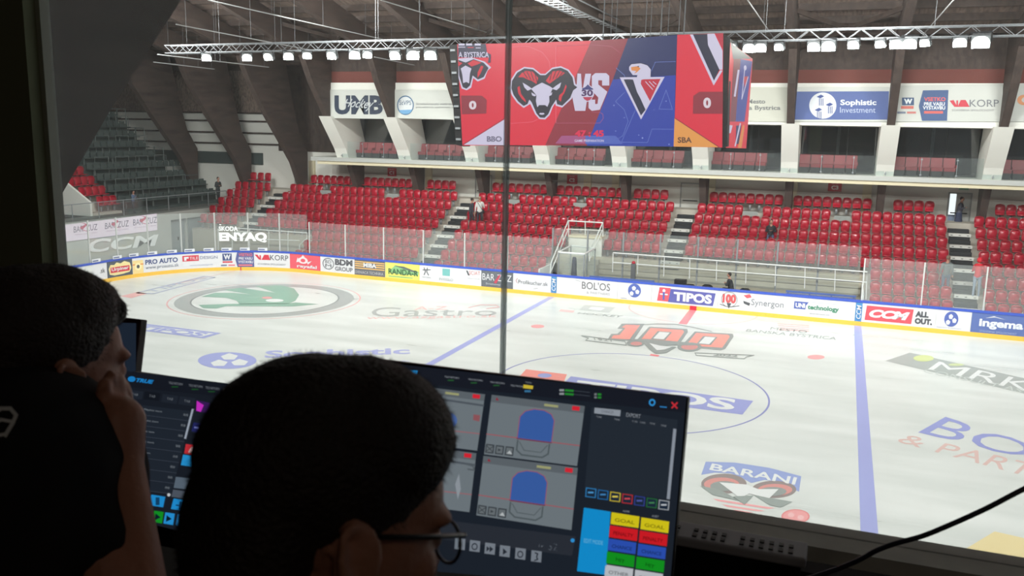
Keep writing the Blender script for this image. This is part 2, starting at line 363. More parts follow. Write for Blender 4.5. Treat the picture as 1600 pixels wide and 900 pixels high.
# "100" anniversary artwork
ice.crop(860, 400, .2375); O, G2 = (240, 158, 145), (150, 158, 155)
ice.poly([(470, 445), (620, 446), (545, 560), (375, 552), (400, 512), (440, 512), (475, 482), (440, 478)], G2); ice.poly([(495, 453), (590, 455), (520, 550), (398, 543), (415, 522), (455, 520), (492, 475), (470, 470)], O, 2)
for dx, dy in ((0, 0), (300, 32)):
    q = [(650+dx, 465+dy), (900+dx, 480+dy), (905+dx, 500+dy), (850+dx, 580+dy), (820+dx, 590+dy), (570+dx, 565+dy), (575+dx, 545+dy)]
    ice.poly(q, G2); ice.poly([(660+dx, 474+dy), (870+dx, 487+dy), (880+dx, 500+dy), (830+dx, 572+dy), (600+dx, 558+dy), (600+dx, 545+dy)], O, 2)
    ice.poly([(705+dx, 495+dy), (800+dx, 502+dy), (755+dx, 555+dy), (660+dx, 548+dy)], G2, 3); ice.poly([(718+dx, 500+dy), (785+dx, 506+dy), (745+dx, 550+dy), (676+dx, 544+dy)], WHT, 4)
ice.ell(560, 575, 60, 22, G2, 4); ice.ell(565, 578, 38, 13, (214, 150, 145), 5); ice.ell(915, 600, 80, 30, G2, 4); ice.ell(915, 600, 55, 19, (214, 150, 145), 5)
ice.poly([(500, 550), (640, 570), (700, 600), (780, 590), (990, 590), (900, 570), (640, 548)], G2, 5); ice.poly([(600, 560), (700, 590), (830, 600), (760, 640), (690, 645), (650, 615)], G2, 5); ice.poly([(650, 575), (720, 592), (800, 600), (750, 618), (700, 622)], WHT, 6)
ice.line([(205, 525), (490, 562), (500, 588), (232, 556), (250, 541)], 5, G2, 3, True); ice.text('1921', [(285, 540), (400, 552), (405, 565), (290, 553)], G2, layer=3)
ice.line([(950, 638), (1340, 654), (1290, 664), (1275, 677), (960, 655)], 5, G2, 3, True); ice.text('2022', [(1075, 643), (1235, 652), (1230, 666), (1070, 657)], G2, layer=3, bold=.03)
ice.line([(560, 455), (700, 447), (830, 450), (940, 470), (1060, 497)], 4, G2, 2)
ice.text('HOCKEY', [(190, 372), (485, 392), (465, 406), (175, 380)], G2, layer=1, bold=.02); ice.poly([(230, 322), (430, 338), (385, 372), (190, 350)], (190, 196, 194)); ice.poly([(270, 335), (360, 342), (330, 360), (250, 350)], WHT, 2); ice.poly([(68, 350), (160, 360), (150, 373), (55, 363)], (240, 190, 188))
ice.crop(1220, 420, .2375)
for i in range(4): ice.poly([(-22+i*3, 358+i*13), (188, 372+i*12), (186, 377+i*12), (-24+i*3, 363+i*13)], (236, 180, 180))
ice.crop(0, 0, 1); ice.text('MESTO', [(1205, 511), (1262, 517), (1260, 521), (1203, 515)], G2, layer=1); ice.text('BANSKA BYSTRICA', [(1168, 514), (1308, 527), (1306, 531.5), (1165, 518)], G2, layer=1)
# left part of the ice
ice.poly([(220, 505), (346, 520.6), (318, 529), (200, 514)], (165, 172, 220)); ice.poly([(222, 508), (334, 521.3), (314, 526.5), (204, 512.5)], WHT, 2)
ice.text('TIPOS', [(222, 508.5), (328, 520.8), (312, 526.2), (206, 513.5)], (165, 172, 220), layer=3, bold=.04)
ice.ell(355, 563.5, 46, 13, (165, 172, 222)); 
for dx, dy in ((0, -5), (-16, 5), (16, 4)): ice.poly([(345+dx, 562+dy), (358+dx, 557+dy), (372+dx, 561+dy), (366+dx, 567+dy), (350+dx, 567+dy)], WHT, 2)
ice.text('Sophistic', [(415, 548), (640, 543), (641, 556), (412, 563)], (172, 178, 224), layer=1, bold=.03); ice.text('Investment', [(415, 566), (640, 560), (641, 571), (412, 580)], (205, 209, 232), layer=1)
ice.text('Gastro', [(583, 480), (778, 482), (775, 493), (578, 495)], (176, 182, 180), layer=1); ice.text('A-Z', [(650, 479), (700, 478.5), (698, 484), (647, 484.5)], (238, 190, 188), layer=1); ice.text('www.azgastro.sk', [(575, 494.5), (778, 491.5), (776, 497), (570, 500)], (238, 190, 188), layer=1)
ice.line([(732, 481), (750, 476.5), (775, 477), (780, 480), (760, 482.5)], 1, (232, 180, 180), 2)
ice.poly([(188, 463), (216, 456), (230, 459), (205, 466)], (234, 180, 180)); ice.line([(213, 458), (318, 432), (336, 433.5), (240, 459)], 1.1, (170, 178, 205), 1, True); ice.text('TIPOS', [(224, 455), (316, 433), (326, 434.5), (236, 457.5)], (180, 190, 212), layer=2)
ice.crop(140, 380, .225); GN = (140, 178, 160)
ice.poly([(755, 430), (960, 422), (1380, 420), (1430, 412), (1590, 424), (1420, 440), (950, 438), (880, 455), (790, 452)], GN, 2)
ice.poly([(1040, 425), (1020, 400), (950, 380), (775, 372), (870, 345), (1000, 345), (1130, 358), (930, 325), (1050, 310), (1290, 345), (1150, 298), (1330, 293), (1420, 315), (1455, 360), (1430, 400), (1380, 422)], GN, 2)
ice.ell(1285, 399, 62, 11, WHT, 3); ice.ell(1232, 380, 36, 8, (222, 160, 160), 3)
ice.crop(0, 0, 1)
struct(ice.build('floor'), 'white ice rink with blue lines and faded advertising')

# ---- boards (path helpers)
def path_at(X):                                  # point on straight part
    return Vector((X, bY(X), 0))
PL = [0]
for a, b in zip(PATH, PATH[1:]): PL.append(PL[-1]+math.hypot(b[0]-a[0], b[1]-a[1]))
def pt(s, z=0, off=0):
    s = max(0, min(s, PL[-1]-1e-4)); i = 0
    while i < len(PL)-2 and PL[i+1] < s: i += 1
    a, b = PATH[i], PATH[i+1]; t = (s-PL[i])/(PL[i+1]-PL[i]); dx, dy = b[0]-a[0], b[1]-a[1]; L = math.hypot(dx, dy)
    return Vector((a[0]+dx*t+dy/L*off, a[1]+dy*t-dx/L*off, z))      # off>0: towards the ice
def s_of_px(x, z=.6):
    lo, hi = PL[2], PL[-1]-.01
    for _ in range(40):
        m = (lo+hi)/2
        if proj(pt(m, z))[0] < x: lo = m
        else: hi = m
    return lo
def strip(mb, s0, s1, z0, z1, off, m, thick=0):
    n = max(1, int((s1-s0)/.22)); vs = []
    for i in range(n+1):
        s = s0+(s1-s0)*i/n; vs += [pt(s, z0, off), pt(s, z1, off)]
        if thick: vs += [pt(s, z1, off-thick), pt(s, z0, off-thick)]
    if thick:
        fs = []
        for i in range(n):
            for k in range(4): fs.append((4*i+k, 4*i+(k+1) % 4, 4*i+4+(k+1) % 4, 4*i+4+k))
        fs += [(3, 2, 1, 0), (4*n, 4*n+1, 4*n+2, 4*n+3)]
    else: fs = [(2*i, 2*i+2, 2*i+3, 2*i+1) for i in range(n)]
    mb.add(vs, fs, m)
SMIN, SMAX = PL[1], PL[-1]-3
boards = empty('rink_boards', (0, bY(0), 0), 'white rink boards with adverts, blue top rail and yellow kick plate around the ice', 'rink boards')
b = MB(); strip(b, SMIN, SMAX, 0, 1.06, 0, M_WMETAL, .12); b.build('board_wall', parent=boards)
b = MB(); strip(b, SMIN, SMAX, 1.06, 1.16, .03, mat('blue_rail', (58, 88, 190), .4), .18); tag(b.build('top_rail', parent=boards), 'blue top rail')
b = MB(); strip(b, SMIN, SMAX, 0, .2, .02, mat('yellow_kick', (238, 190, 74), .5), .02); tag(b.build('kick_plate', parent=boards), 'yellow kick plate')
b = MB(); s0 = s_of_px(1078, .1); strip(b, s0, s0+.32, 0, .205, .03, mat('red_mark', (205, 40, 60), .5), .01); b.build('red_line_mark', parent=boards); b = MB(); s0 = s_of_px(375.5, .1); strip(b, s0, s0+.06, 0, .205, .03, MATS['red_mark'], .01); b.build('red_line_mark', parent=boards)
PB = paint(.5)
def ad(x0, x1, bg, items=(), label=None, name='advert_panel', z0=.2, z1=1.06):
    """one advert on the boards; local box 0..1 x 0..1, v up"""
    sa, sb = s_of_px(x0), s_of_px(x1)
    a = Art(lambda u, v, L: pt(sa+(sb-sa)*u, z0+(z1-z0)*v, .014+.006*L), PB, .2/(sb-sa))
    if bg: strip(a, sa+.01, sb-.01, z0, z1, .012, PB(bg))
    for it in items:
        k = it[0]
        if k == 't': a.text(it[1], [(it[2], it[5]), (it[4], it[5]), (it[4], it[3]), (it[2], it[3])], it[6], **(it[7] if len(it) > 7 else {}))
        elif k == 'p': a.poly(it[1], it[2], it[3] if len(it) > 3 else 1)
        elif k == 'e': a.ell(it[1], it[2], it[3], it[4], it[5], it[6] if len(it) > 6 else 1)
        elif k == 'g': a.ring(it[1], it[2], it[3], it[4], it[5], it[6], it[7] if len(it) > 7 else 2)
        elif k == 'l': a.line(it[1], it[2], it[3], 2)
    o = a.build(name, parent=boards)
    if label: o['label'] = label
    return o
def R(x0, y0, x1, y1): return [(x0, y0), (x1, y0), (x1, y1), (x0, y1)]
Wb, DB, DG, RE, BL = (222, 222, 226), (62, 78, 140), (84, 86, 92), (208, 62, 78), (86, 104, 176)
def circle_logo(cx, cy, r, asp, col=BL):
    its = [('e', cx, cy, r, r*asp, col, 1)]
    for dx, dy in ((-.1, .38), (-.42, -.4), (.45, -.1)):
        its.append(('p', [(cx+r*(dx-.32), cy+r*asp*(dy+.05)), (cx+r*dx, cy+r*asp*(dy+.3)), (cx+r*(dx+.34), cy+r*asp*(dy+.05)), (cx+r*(dx+.2), cy+r*asp*(dy-.35)), (cx+r*(dx-.2), cy+r*asp*(dy-.35))], Wb, 2))
    return its
ad(144, 167, (226, 226, 230), [('t', '.sk', .5, .4, .85, .7, DG)])
ad(167, 207, (84, 92, 104), [('p', [(.1, .2), (.06, .55), (.15, .8), (.3, .76), (.4, .9), (.55, .8), (.7, .92), (.9, .78), (.95, .45), (.88, .2), (.6, .12), (.3, .1)], (236, 220, 160)), ('p', R(.14, .28, .88, .62), RE, 2), ('t', 'Urpiner', .18, .32, .85, .6, Wb, dict(bold=.03, layer=3))], 'advert with red lettered label on a cream burst')
ad(207, 224, (240, 214, 150), [('p', R(0, .55, 1, .62), (226, 140, 80)), ('e', .5, .45, .32, .24, (246, 232, 180)), ('e', .5, .45, .14, .12, DG, 2), ('p', R(0, .85, 1, 1), Wb)])
ad(224, 284, Wb, [('t', 'PRO AUTO', .05, .5, .9, .82, (70, 84, 132), dict(bold=.03)), ('t', 'www.proauto.sk', .05, .14, .92, .42, (100, 110, 130))])
ad(284, 345, Wb, [('p', R(.02, .5, .44, .88), RE), ('p', [(.06, .55), (.12, .55), (.12, .68), (.18, .68), (.18, .8), (.06, .8)], Wb, 2), ('t', 'TILE', .2, .6, .42, .78, Wb), ('t', 'DESIGN', .47, .6, .92, .8, (110, 120, 150)), ('t', 'www.tiledesign.sk', .2, .15, .8, .26, (150, 160, 190))])
ad(345, 368, Wb, [('p', R(.12, .45, .75, .92), (70, 84, 130)), ('t', 'W', .2, .52, .68, .86, Wb, dict(bold=.05)), ('p', R(.12, .3, .8, .4), RE), ('p', R(0, .08, .4, .18), (120, 130, 160)), ('p', R(.5, .08, .95, .18), (220, 130, 140))])
ad(368, 397, Wb, [('p', [(.1, 0), (0, .5), (.1, 1), (1, 1), (1, 0)], (88, 96, 150)), ('t', 'VSETKO', .18, .74, .92, .94, (225, 110, 120), dict(bold=.02)), ('t', 'PRE VASU', .18, .5, .92, .68, Wb, dict(bold=.02)), ('t', 'VYSTAVBU', .14, .26, .95, .44, Wb, dict(bold=.02)), ('p', R(.15, .08, .9, .18), (220, 120, 130), 2)])
ad(397, 453, Wb, [('p', [(.02, .85), (.1, .85), (.16, .6), (.14, .5)], RE), ('p', [(.2, .5), (.28, .85), (.4, .85), (.44, .5)], RE), ('p', R(.15, .5, .19, .82), RE), ('t', 'KORP', .44, .5, .96, .86, DG), ('t', 'STAVEBNA SPOLOCNOST', .1, .16, .88, .28, (130, 134, 142))])
ad(453, 501, (226, 92, 106), [('e', .42, .6, .16, .22, (240, 220, 224)), ('e', .42, .6, .08, .12, (226, 92, 106), 2), ('p', [(.2, .45), (.25, .8), (.3, .5)], Wb), ('p', [(.55, .5), (.72, .62), (.58, .35)], Wb), ('p', [(.35, .78), (.42, .97), (.5, .78)], Wb), ('t', 'rayafal', .22, .05, .88, .32, Wb, dict(bold=.03))])
ad(501, 554, Wb, [('g', .24, .55, .17, .38, .02, DG), ('t', 'BD', .15, .58, .33, .78, DG), ('t', 'M', .15, .32, .33, .52, DG), ('t', 'BDM', .44, .52, .95, .92, (90, 90, 96), dict(bold=.05)), ('t', 'GROUP', .44, .14, .95, .42, (110, 110, 116), dict(bold=.02))])
ad(554, 602, (104, 104, 110), [('p', R(.02, .84, .98, .9), (240, 186, 110)), ('p', R(.02, .7, .3, .77), (240, 186, 110)), ('p', R(.7, .7, .98, .77), (240, 186, 110)), ('p', R(.02, .56, .3, .63), (240, 186, 110)), ('p', R(.7, .56, .98, .63), (240, 186, 110)), ('p', R(.02, .42, .98, .48), (240, 186, 110)), ('t', 'MIBA', .3, .54, .72, .82, Wb, dict(bold=.04)), ('t', 'DIENIACA TECHNIKA', .04, .1, .94, .28, (190, 190, 196))])
ad(602, 656, (232, 224, 110), [('p', [(.1, .4), (.3, .85), (.98, .55), (.95, .3), (.3, .3)], (140, 190, 130)), ('p', [(.25, .82), (.55, .8), (.98, .5), (.8, .5)], (100, 110, 104), 2), ('t', 'RANDA-R', .1, .25, .96, .62, (60, 100, 70), dict(bold=.02, layer=4)), ('p', R(.1, .08, .8, .14), (120, 180, 130))], 'yellow advert with green lettering')
ad(657, 677, Wb, [('l', [(.3, .85), (.4, .6), (.3, .4)], .06, DG), ('l', [(.55, .85), (.5, .6), (.65, .4)], .06, DG), ('l', [(.2, .7), (.8, .75)], .05, DG), ('t', 'NATURAL', .15, .2, .85, .3, (150, 154, 160))])
ad(678, 717, Wb, [('p', R(.35, .45, .65, .9), (116, 180, 178)), ('t', 'INVIGLO', .22, .14, .78, .32, (150, 156, 160))])
ad(718, 752, Wb, [('p', [(.3, .9), (.38, .9), (.48, .6), (.4, .6)], DG), ('t', 'SCIAT', .45, .66, .95, .9, (200, 130, 130)), ('t', 'www.sciat.sk', .35, .4, .95, .48, (160, 164, 170))])
ad(752, 802, (100, 104, 112), [('t', 'BAR', .04, .42, .42, .82, Wb), ('t', 'ZUZ', .5, .42, .95, .82, Wb), ('p', [(.4, .3), (.56, .8), (.62, .8), (.48, .25)], (190, 70, 90), 3), ('t', 'Svetovy bar', .15, .12, .85, .26, (200, 204, 210))], 'dark advert with pale lettering')
ad(802, 861, Wb, [('l', [(.12, .7), (.07, .55), (.12, .4)], .012, (180, 70, 90)), ('t', 'Profikuchar.sk', .14, .38, .92, .62, (110, 112, 118)), ('l', [(.55, .15), (.66, .2)], .015, DG)])
def ccm_strip(x0, x1, z1=1.16):
    ad(x0, x1, (78, 142, 196), [('t', 'CCM', 0, 0, 1, 1, Wb, dict(layer=1))][:0], 'light blue strip with upright white lettering', 'blue_line_strip', 0.0, z1)
    sa, sb = s_of_px(x0), s_of_px(x1)
    a = Art(lambda u, v, L: pt(sa+(sb-sa)*u, v, .03+.004*L+.01), PB)
    a.text('CCM', [(.18, .32), (.18, .95), (.85, .95), (.85, .32)], Wb, bold=.015, shear=.15); a.build('strip_lettering', parent=boards)
ad(870, 965, Wb, [('t', 'BOL\'OS', .42, .42, .88, .86, (120, 118, 122)), ('t', '& PARTNERS', .5, .16, .88, .3, (186, 184, 188)), ('l', [(.3, .9), (.4, .84)], .01, DG)])
ad(965, 1018, Wb, circle_logo(.5, .58, .19, 2.1)+[('t', 'Sophistic', .1, .04, .3, .12, DG)])
ad(1018, 1122, Wb, [('p', [(.09, .12), (.26, .12), (.29, .9), (.12, .9)], (222, 90, 104)), ('e', .19, .72, .022, .1, Wb, 2), ('p', R(.13, .48, .25, .56), Wb, 2), ('p', R(.175, .2, .205, .65), (90, 96, 170), 3), ('p', [(.26, .1), (.93, .1), (.96, .82), (.29, .86)], (94, 96, 168)), ('t', 'TIPOS', .34, .2, .91, .72, Wb, dict(bold=.05))], 'advert with red figure and purple-blue block')
ad(1122, 1157, Wb, [('t', '100', .2, .35, .8, .85, (206, 92, 96), dict(bold=.06)), ('l', [(.1, .25), (.4, .15), (.6, .15), (.95, .25)], .03, DG), ('p', [(.4, .35), (.6, .35), (.5, .05)], DG, 3), ('g', .5, .55, .36, .42, .015, DG)])
ad(1157, 1228, Wb, [('p', [(.06, .85), (.2, .95), (.24, .78), (.14, .7)], (206, 96, 106)), ('p', [(.06, .55), (.22, .45), (.2, .3), (.08, .4)], DG), ('t', 'Synergon', .24, .25, .95, .7, (140, 142, 150))])
ad(1228, 1336, Wb, [('p', [(.12, .38), (.29, .38), (.29, .58), (.33, .78), (.12, .78)], BL), ('t', 'UNI', .14, .45, .28, .7, Wb, dict(bold=.05)), ('t', 'technology', .32, .34, .77, .66, (70, 140, 110), dict(bold=.03)), ('l', [(.33, .8), (.78, .8)], .008, (120, 140, 190)), ('t', 'www.uni.sk', .35, .16, .65, .24, (150, 154, 160))])
ad(1347, 1428, Wb, [('p', [(.06, .12), (.96, .12), (.98, .88), (.08, .88)], (214, 84, 96)), ('t', 'CCM', .14, .28, .92, .72, Wb, dict(bold=.06, shear=.3))], 'white and red advert with slanted white lettering')
ad(1428, 1462, Wb, [('t', 'ALL', .05, .52, .66, .82, DG, dict(bold=.06)), ('t', 'OUT.', .05, .16, .85, .46, DG, dict(bold=.06))])
ad(1462, 1517, Wb, circle_logo(.44, .56, .2, 1.95)+[('t', 'Sophistic Investment', .05, .06, .75, .14, (150, 154, 180))])
ad(1517, 1625, (92, 112, 172), [('t', 'ingema', .12, .22, .76, .72, (224, 228, 238), dict(bold=.04)), ('p', [(.2, .76), (.33, .9), (.36, .86), (.4, .84), (.5, .76), (.42, .8), (.34, .84)], Wb), ('t', 'STAVEBNA SPOLOCNOST', .14, .05, .68, .15, (170, 182, 216))], 'blue advert with white mountain outline')
ccm_strip(861, 870); ccm_strip(1336, 1347)

# small white tags along the top rail of the curved end
tg = 0
for x, y in ((149, 409.5), (182, 406.5), (208, 404), (237, 401), (268, 399), (296, 397), (326, 395.5), (354, 394.5), (383, 394), (411, 394.5)):
    s = s_of_px(x, 1.2); a = MB(); strip(a, s-.28, s+.28, 1.17, 1.34, .07, mat('tag_white', (222, 224, 230), .5), .02)
    o = a.build('rail_sign'); aa = Art(lambda u, v, L, s=s: pt(s-.25+.5*u, 1.2+.1*v, .078), PB); aa.rect(0, .1, .75, .8, (110, 120, 155)); aa.build('rail_sign_lettering', parent=o)
    tag(o, 'small white sign on the blue rail of the curved end boards, %s from the left' % ORD[tg], 'sign', 'small signs on the end boards'); tg += 1

# ---- rink glass with posts: each run between two posts is one screen
S_C0 = PL[1]; sL, sR = s_of_px(480, 2), s_of_px(862, 1.5)
def glass_run(s0, s1, top, step, nm):
    n = max(1, round((s1-s0)/step))
    for i in range(n):
        a, c = s0+(s1-s0)*i/n, s0+(s1-s0)*(i+1)/n
        r = empty('rink_glass_screen', pt((a+c)/2, 1.16), '%s, %s panel from the left' % (nm, ORD[i] if i < 16 else 'last'), 'glass screen', nm+' panels')
        g = MB(); strip(g, a+.04, c-.04, 1.16, top, -.06, M_GLASSR, .012); g.build('glass_panel', parent=r)
        p = MB(); q0 = pt(a, 1.16, -.07); p.box((q0.x-.03, q0.y-.03, 1.16), (q0.x+.03, q0.y+.03, top), M_POST); tag(p.build('post', parent=r), 'grey metal post')
glass_run(PL[2], sL, 3.35, 1.85, 'tall clear screen round the curved end of the rink')
glass_run(sL+.1, sR, 2.95, 2.45, 'clear screen in front of the red seats beside the corner')
glass_run(s_of_px(1347, 1.5), s_of_px(1640, 1.5), 3.05, 2.2, 'clear screen on the boards by the red and blue adverts')
# lettering stuck on the corner glass
a = Art(lambda x, y, L: (lambda s: pt(s, CAM.z+(ray(x, y).z/ray(x, y).xy.length)*((pt(s, 0).xy-CAM.xy).length), .0))(s_of_px(x, 2.2)), PB)
a.text('SKODA', [(342, 353.5), (372, 353.5), (372, 361), (342, 361)], (235, 238, 238), bold=.04); a.poly([(344, 352), (346, 352), (347, 350), (345.6, 351.2), (344.4, 350), (342.8, 350.2)], (235, 238, 238))
a.text('ENYAQ', [(342, 363), (417, 363), (417, 379), (342, 379)], (235, 238, 238), bold=.06)
tag(a.build('glass_lettering'), 'white two-line lettering stuck on the curved corner glass', 'lettering')

# ---- far stand: stepped terrace
NR, RUN, RISE, Y0, Z0 = 9, .9, .475, 15.45, .3
AIS = [(-29.35, -28.1), (-15.75, -14.65), (-2.45, -1.4), (11.35, 12.4)]
BX0, BX1, BROW = -8.1, 7.4, 3                    # bench bay cut out of the terrace
def fz(i): return Z0+RISE*i
t = MB()
for i in range(NR):
    y0 = Y0+RUN*i; y1 = Y0+RUN*(i+1) if i < NR-1 else 24.2
    if i == NR-1: y1 = 24.0
    segs = [(-32.6, 24)] if i >= BROW else [(-32.6, BX0), (BX1, 24)]
    if i < BROW: segs = [(-23.6, BX0), (BX1, 24)]
    for a, c in segs: t.box((a, y0, 0 if i < 2 else fz(i)-.6), (c, y1, fz(i)), M_CONC)
t.box((-32.6, 23.3, 0), (24, 24.0, fz(8)-.3), M_CONC)
struct(t.build('seating_terrace'), 'pale concrete stepped terrace of the far stand')
for k, (a, c) in enumerate(AIS):
    r = empty('aisle_stairs', ((a+c)/2, Y0, 0), 'stairs with white edges and dark treads, %s aisle from the left of the far stand' % ORD[k], 'stairs', 'aisle stairs of the far stand')
    m1, m2 = MB(), MB()
    for i in range(NR-1):
        if i < BROW and (BX0 < a < BX1 or a < -23): continue
        y = Y0+RUN*i
        m1.box((a+.05, y-.06, fz(i)), (c-.05, y+.84, fz(i)+.03), M_STEP); m1.box((a+.05, y-.1, fz(i)-.46), (c-.05, y-.005, fz(i)-.10), M_STEP)
        m1.box((a+.05, y+.42, fz(i)+.03), (c-.05, y+.84, fz(i)+.2), M_STEP)
        m2 = MB(); m2.box((a+.02, y-.16, fz(i)-.11), (c-.02, y+.12, fz(i)+.035), M_STEPW)
        for q in (.15, .5, .85): m2.box((a+(c-a)*q-.05, y-.163, fz(i)-.06), (a+(c-a)*q+.05, y-.155, fz(i)-.03), M_DARK)
        tag(m2.build('white_edge', parent=r), 'white step edge')
    m1.build('dark_treads', parent=r)

# ---- walls behind, balcony, boxes
YW = 24.2
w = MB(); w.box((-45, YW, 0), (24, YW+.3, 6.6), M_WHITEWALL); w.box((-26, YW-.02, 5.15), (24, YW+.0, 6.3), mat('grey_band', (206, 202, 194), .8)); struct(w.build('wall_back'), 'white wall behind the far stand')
w = MB(); w.box((-45, YW-.05, 9.1), (-30.2, YW+.25, 12.2), M_ROOF); w.box((-30.2, YW-.05, 6.6), (-24.6, YW+.25, 12.2), M_WOOD); w.box((-45, YW+.05, 6.6), (-30.2, YW+.3, 9.1), M_WHITEWALL)
for z in (7.0, 7.75, 8.55, 9.1): w.box((-45, YW-.1, z-.05), (-30.2, YW+.04, z+.05), M_WOOD)
w.box((-45, YW-.12, 5.6), (-31.5, YW-.02, 6.4), M_BLEACH)
struct(w.build('wall_back_upper'), 'boarded upper side wall at the left end of the hall')
w = MB(); w.box((-23.4, 19.52, 10.7), (24, 19.6, 11.55), M_BRICK); w.box((-23.4, 19.52, 11.55), (24, 19.6, 13.3), M_WOOD); w.box((-24.6, YW+.0, 6.3), (24, YW+.3, 12), mat('box_interior', (58, 58, 60), .8))
struct(w.build('wall_boxes'), 'brick red band above the spectator boxes')
bal = MB(); BY0 = 20.75; bal.box((-25.4, BY0, 6.18), (24, YW, 6.42), M_WHITEWALL); struct(bal.build('balcony_slab'), 'white fronted balcony slab above the far stand')
bal = MB(); bal.box((-25.0, BY0+.12, 5.98), (24, 23.0, 6.18), M_CREAM); struct(bal.build('balcony_soffit'), 'cream underside beam of the balcony')
f = MB(); f.box((-25.4, BY0-.02, 6.2), (24, BY0-.001, 6.42), mat('fascia_metal', (206, 208, 204), .3, .3)); struct(f.build('trim_1'), 'pale metal edge of the balcony')
# pilasters on the wall under the balcony
for X in [on(px_, 275, 1, YW).x for px_ in (489, 671, 780, 919, 963, 1113, 1241, 1357)]:
    f = MB(); f.box((X-.22, YW-.16, 3.4), (X+.22, YW+.01, 6.0), M_CREAM); struct(f.build('trim_2'), 'cream pilaster under the balcony')

# ---- glulam arches
ARX = [-36.5, -32, -27.5, -23.2, -18.85, -14.4, -10.0, -5.5, -1.05, 3.5, 8.1, 12.9, 17.5]
def arch_far(X, w=.36):
    m = MB()
    leg = [(23.25, 3.9), (22.75, 3.9), (21.7, 5.95), (20.9, 6.86), (19.1, 8.85), (17.5, 10.8), (16.6, 12.3), (0, 16.6), (0, 17.8), (17.5, 13.4), (21.0, 12.6), (21.6, 10.2), (22.35, 7.9), (23.3, 6.6)]
    m.prism([(X-w/2, y, z) for y, z in leg], (w, 0, 0), M_WOOD)
    return m
for X in ARX:
    m = arch_far(X); struct(m.build('roof_arch', fix=True), 'dark brown timber roof arch leaning over the far stand')
# the near side's arch leg left of the window
leg = [(-23.25, 3.9), (-22.75, 3.9), (-21.7, 5.95), (-20.95, 7.4), (-20.05, 8.49), (-18.9, 9.76), (-17.2, 11.9), (0, 16.6), (0, 17.8), (-17.5, 13.4), (-21.6, 12.6), (-23.3, 12.6)]
for X in (-1.3, -5.9, -10.4):
    m = MB(); m.prism([(X-.25, y, z) for y, z in leg], (.5, 0, 0), wood_mat('near_beam_wood', (46, 38, 34), (60, 50, 44), 4) if 'near_beam_wood' not in MATS else MATS['near_beam_wood']); struct(m.build('roof_arch', fix=True), 'huge dark timber arch leg beside the window on the near side')
# white cladding round the arch legs at balcony level
for X in ARX[3:]:
    m = MB(); q = [(20.95, 6.42), (20.62, 7.0), (18.95, 8.92), (22.3, 8.92), (22.9, 7.6), (23.4, 6.42)]
    m.prism([(X-.42, y, z) for y, z in q], (.84, 0, 0), M_WHITEWALL); struct(m.build('column', fix=True), 'white clad column between two spectator boxes')

# ---- roof
r = MB()
for sg in (1, -1):
    a = [(-46, 24.6*sg, 12.0), (24, 24.6*sg, 12.0), (24, 0, 18.1), (-46, 0, 18.1)]
    r.prism(a, (0, 0, .2), M_ROOF)
struct(r.build('ceiling', fix=True), 'brown boarded timber roof')
for i in range(15):
    y = 23.6-1.55*i; z = 12.0+(24.6-y)*6.1/24.6
    r = MB(); r.box((-46, y-.09, z-.30), (24, y+.09, z+.02), M_WOOD); struct(r.build('roof_purlin'), 'timber purlin under the roof boards')
# raking braces between arches
for X0, X1 in ((-23.2, -18.85), (-14.4, -10), (-5.5, -1.05), (3.5, 8.1)):
    r = MB(); r.bar((X0, 19.5, 12.55), (X1, 14.5, 13.8), .12, .2, M_WOOD); r.bar((X1, 19.5, 12.55), (X0, 14.5, 13.8), .12, .2, M_WOOD); struct(r.build('roof_brace'), 'crossed timber braces between the arches')

# ---- left end: lower wall, gable, end terraces
w = MB()
w.box((-33.4, -20, 0), (-33.0, 16.6, 2.85), M_GREYWALL); w.box((-33.4, 16.6, 2.35), (-33.0, 19.9, 2.85), M_GREYWALL); w.box((-33.4, 19.9, 0), (-33.0, 24.2, 2.85), M_GREYWALL)
w.box((-35.0, 16.6, 0), (-34.9, 19.9, 2.4), mat('passage', (150, 156, 156), .8)); w.box((-34.9, 18.2, 0), (-33.2, 18.3, 2.35), M_GREYWALL)
struct(w.build('wall_left'), 'pale grey wall behind the end boards')
w = MB(); w.box((-45.3, -24, 0), (-45, 24.5, 10.1), M_GREYWALL); w.box((-45.35, -24, 10.1), (-44.9, 24.5, 18), M_WOOD); struct(w.build('wall_left_gable'), 'grey gable wall at the far left')
w = MB(); w.box((-34.4, -20, 2.85), (-33.0, 22.6, 2.95), mat('deck_grey', (112, 116, 112), .8)); struct(w.build('end_walkway'), 'grey walkway above the end wall')
EN = 11
w = MB()
for i in range(EN):
    x1 = -34.4-.78*i; w.box((x1-.78, 14.2, 2.0), (x1, 23.6 if i < 4 else 21.4, 3.1+.64*i), M_BLEACH)
struct(w.build('end_terrace'), 'dark grey green stepped end terrace')
for i in range(EN):
    x1 = -34.4-.78*i; z = 3.1+.64*i; n = i
    bnch = MB(); bnch.box((x1-.62, 14.4, z+.38), (x1-.3, 23.2 if i < 4 else 21.2, z+.43), M_BLEACH)
    for k in range(16 if i < 4 else 12): y = 14.7+.55*k; bnch.box((x1-.66, y-.21, z+.4), (x1-.6, y+.21, z+.8), M_BLEACH)
    for k in range(4): y = 14.9+2.3*k; bnch.box((x1-.5, y-.03, z), (x1-.42, y+.03, z+.4), M_RAIL)
    tag(bnch.build('bleacher_row'), 'grey row of folded seats on the end terrace, %s row from the bottom' % ORD[i], 'bench', 'grey seat rows of the end terrace')
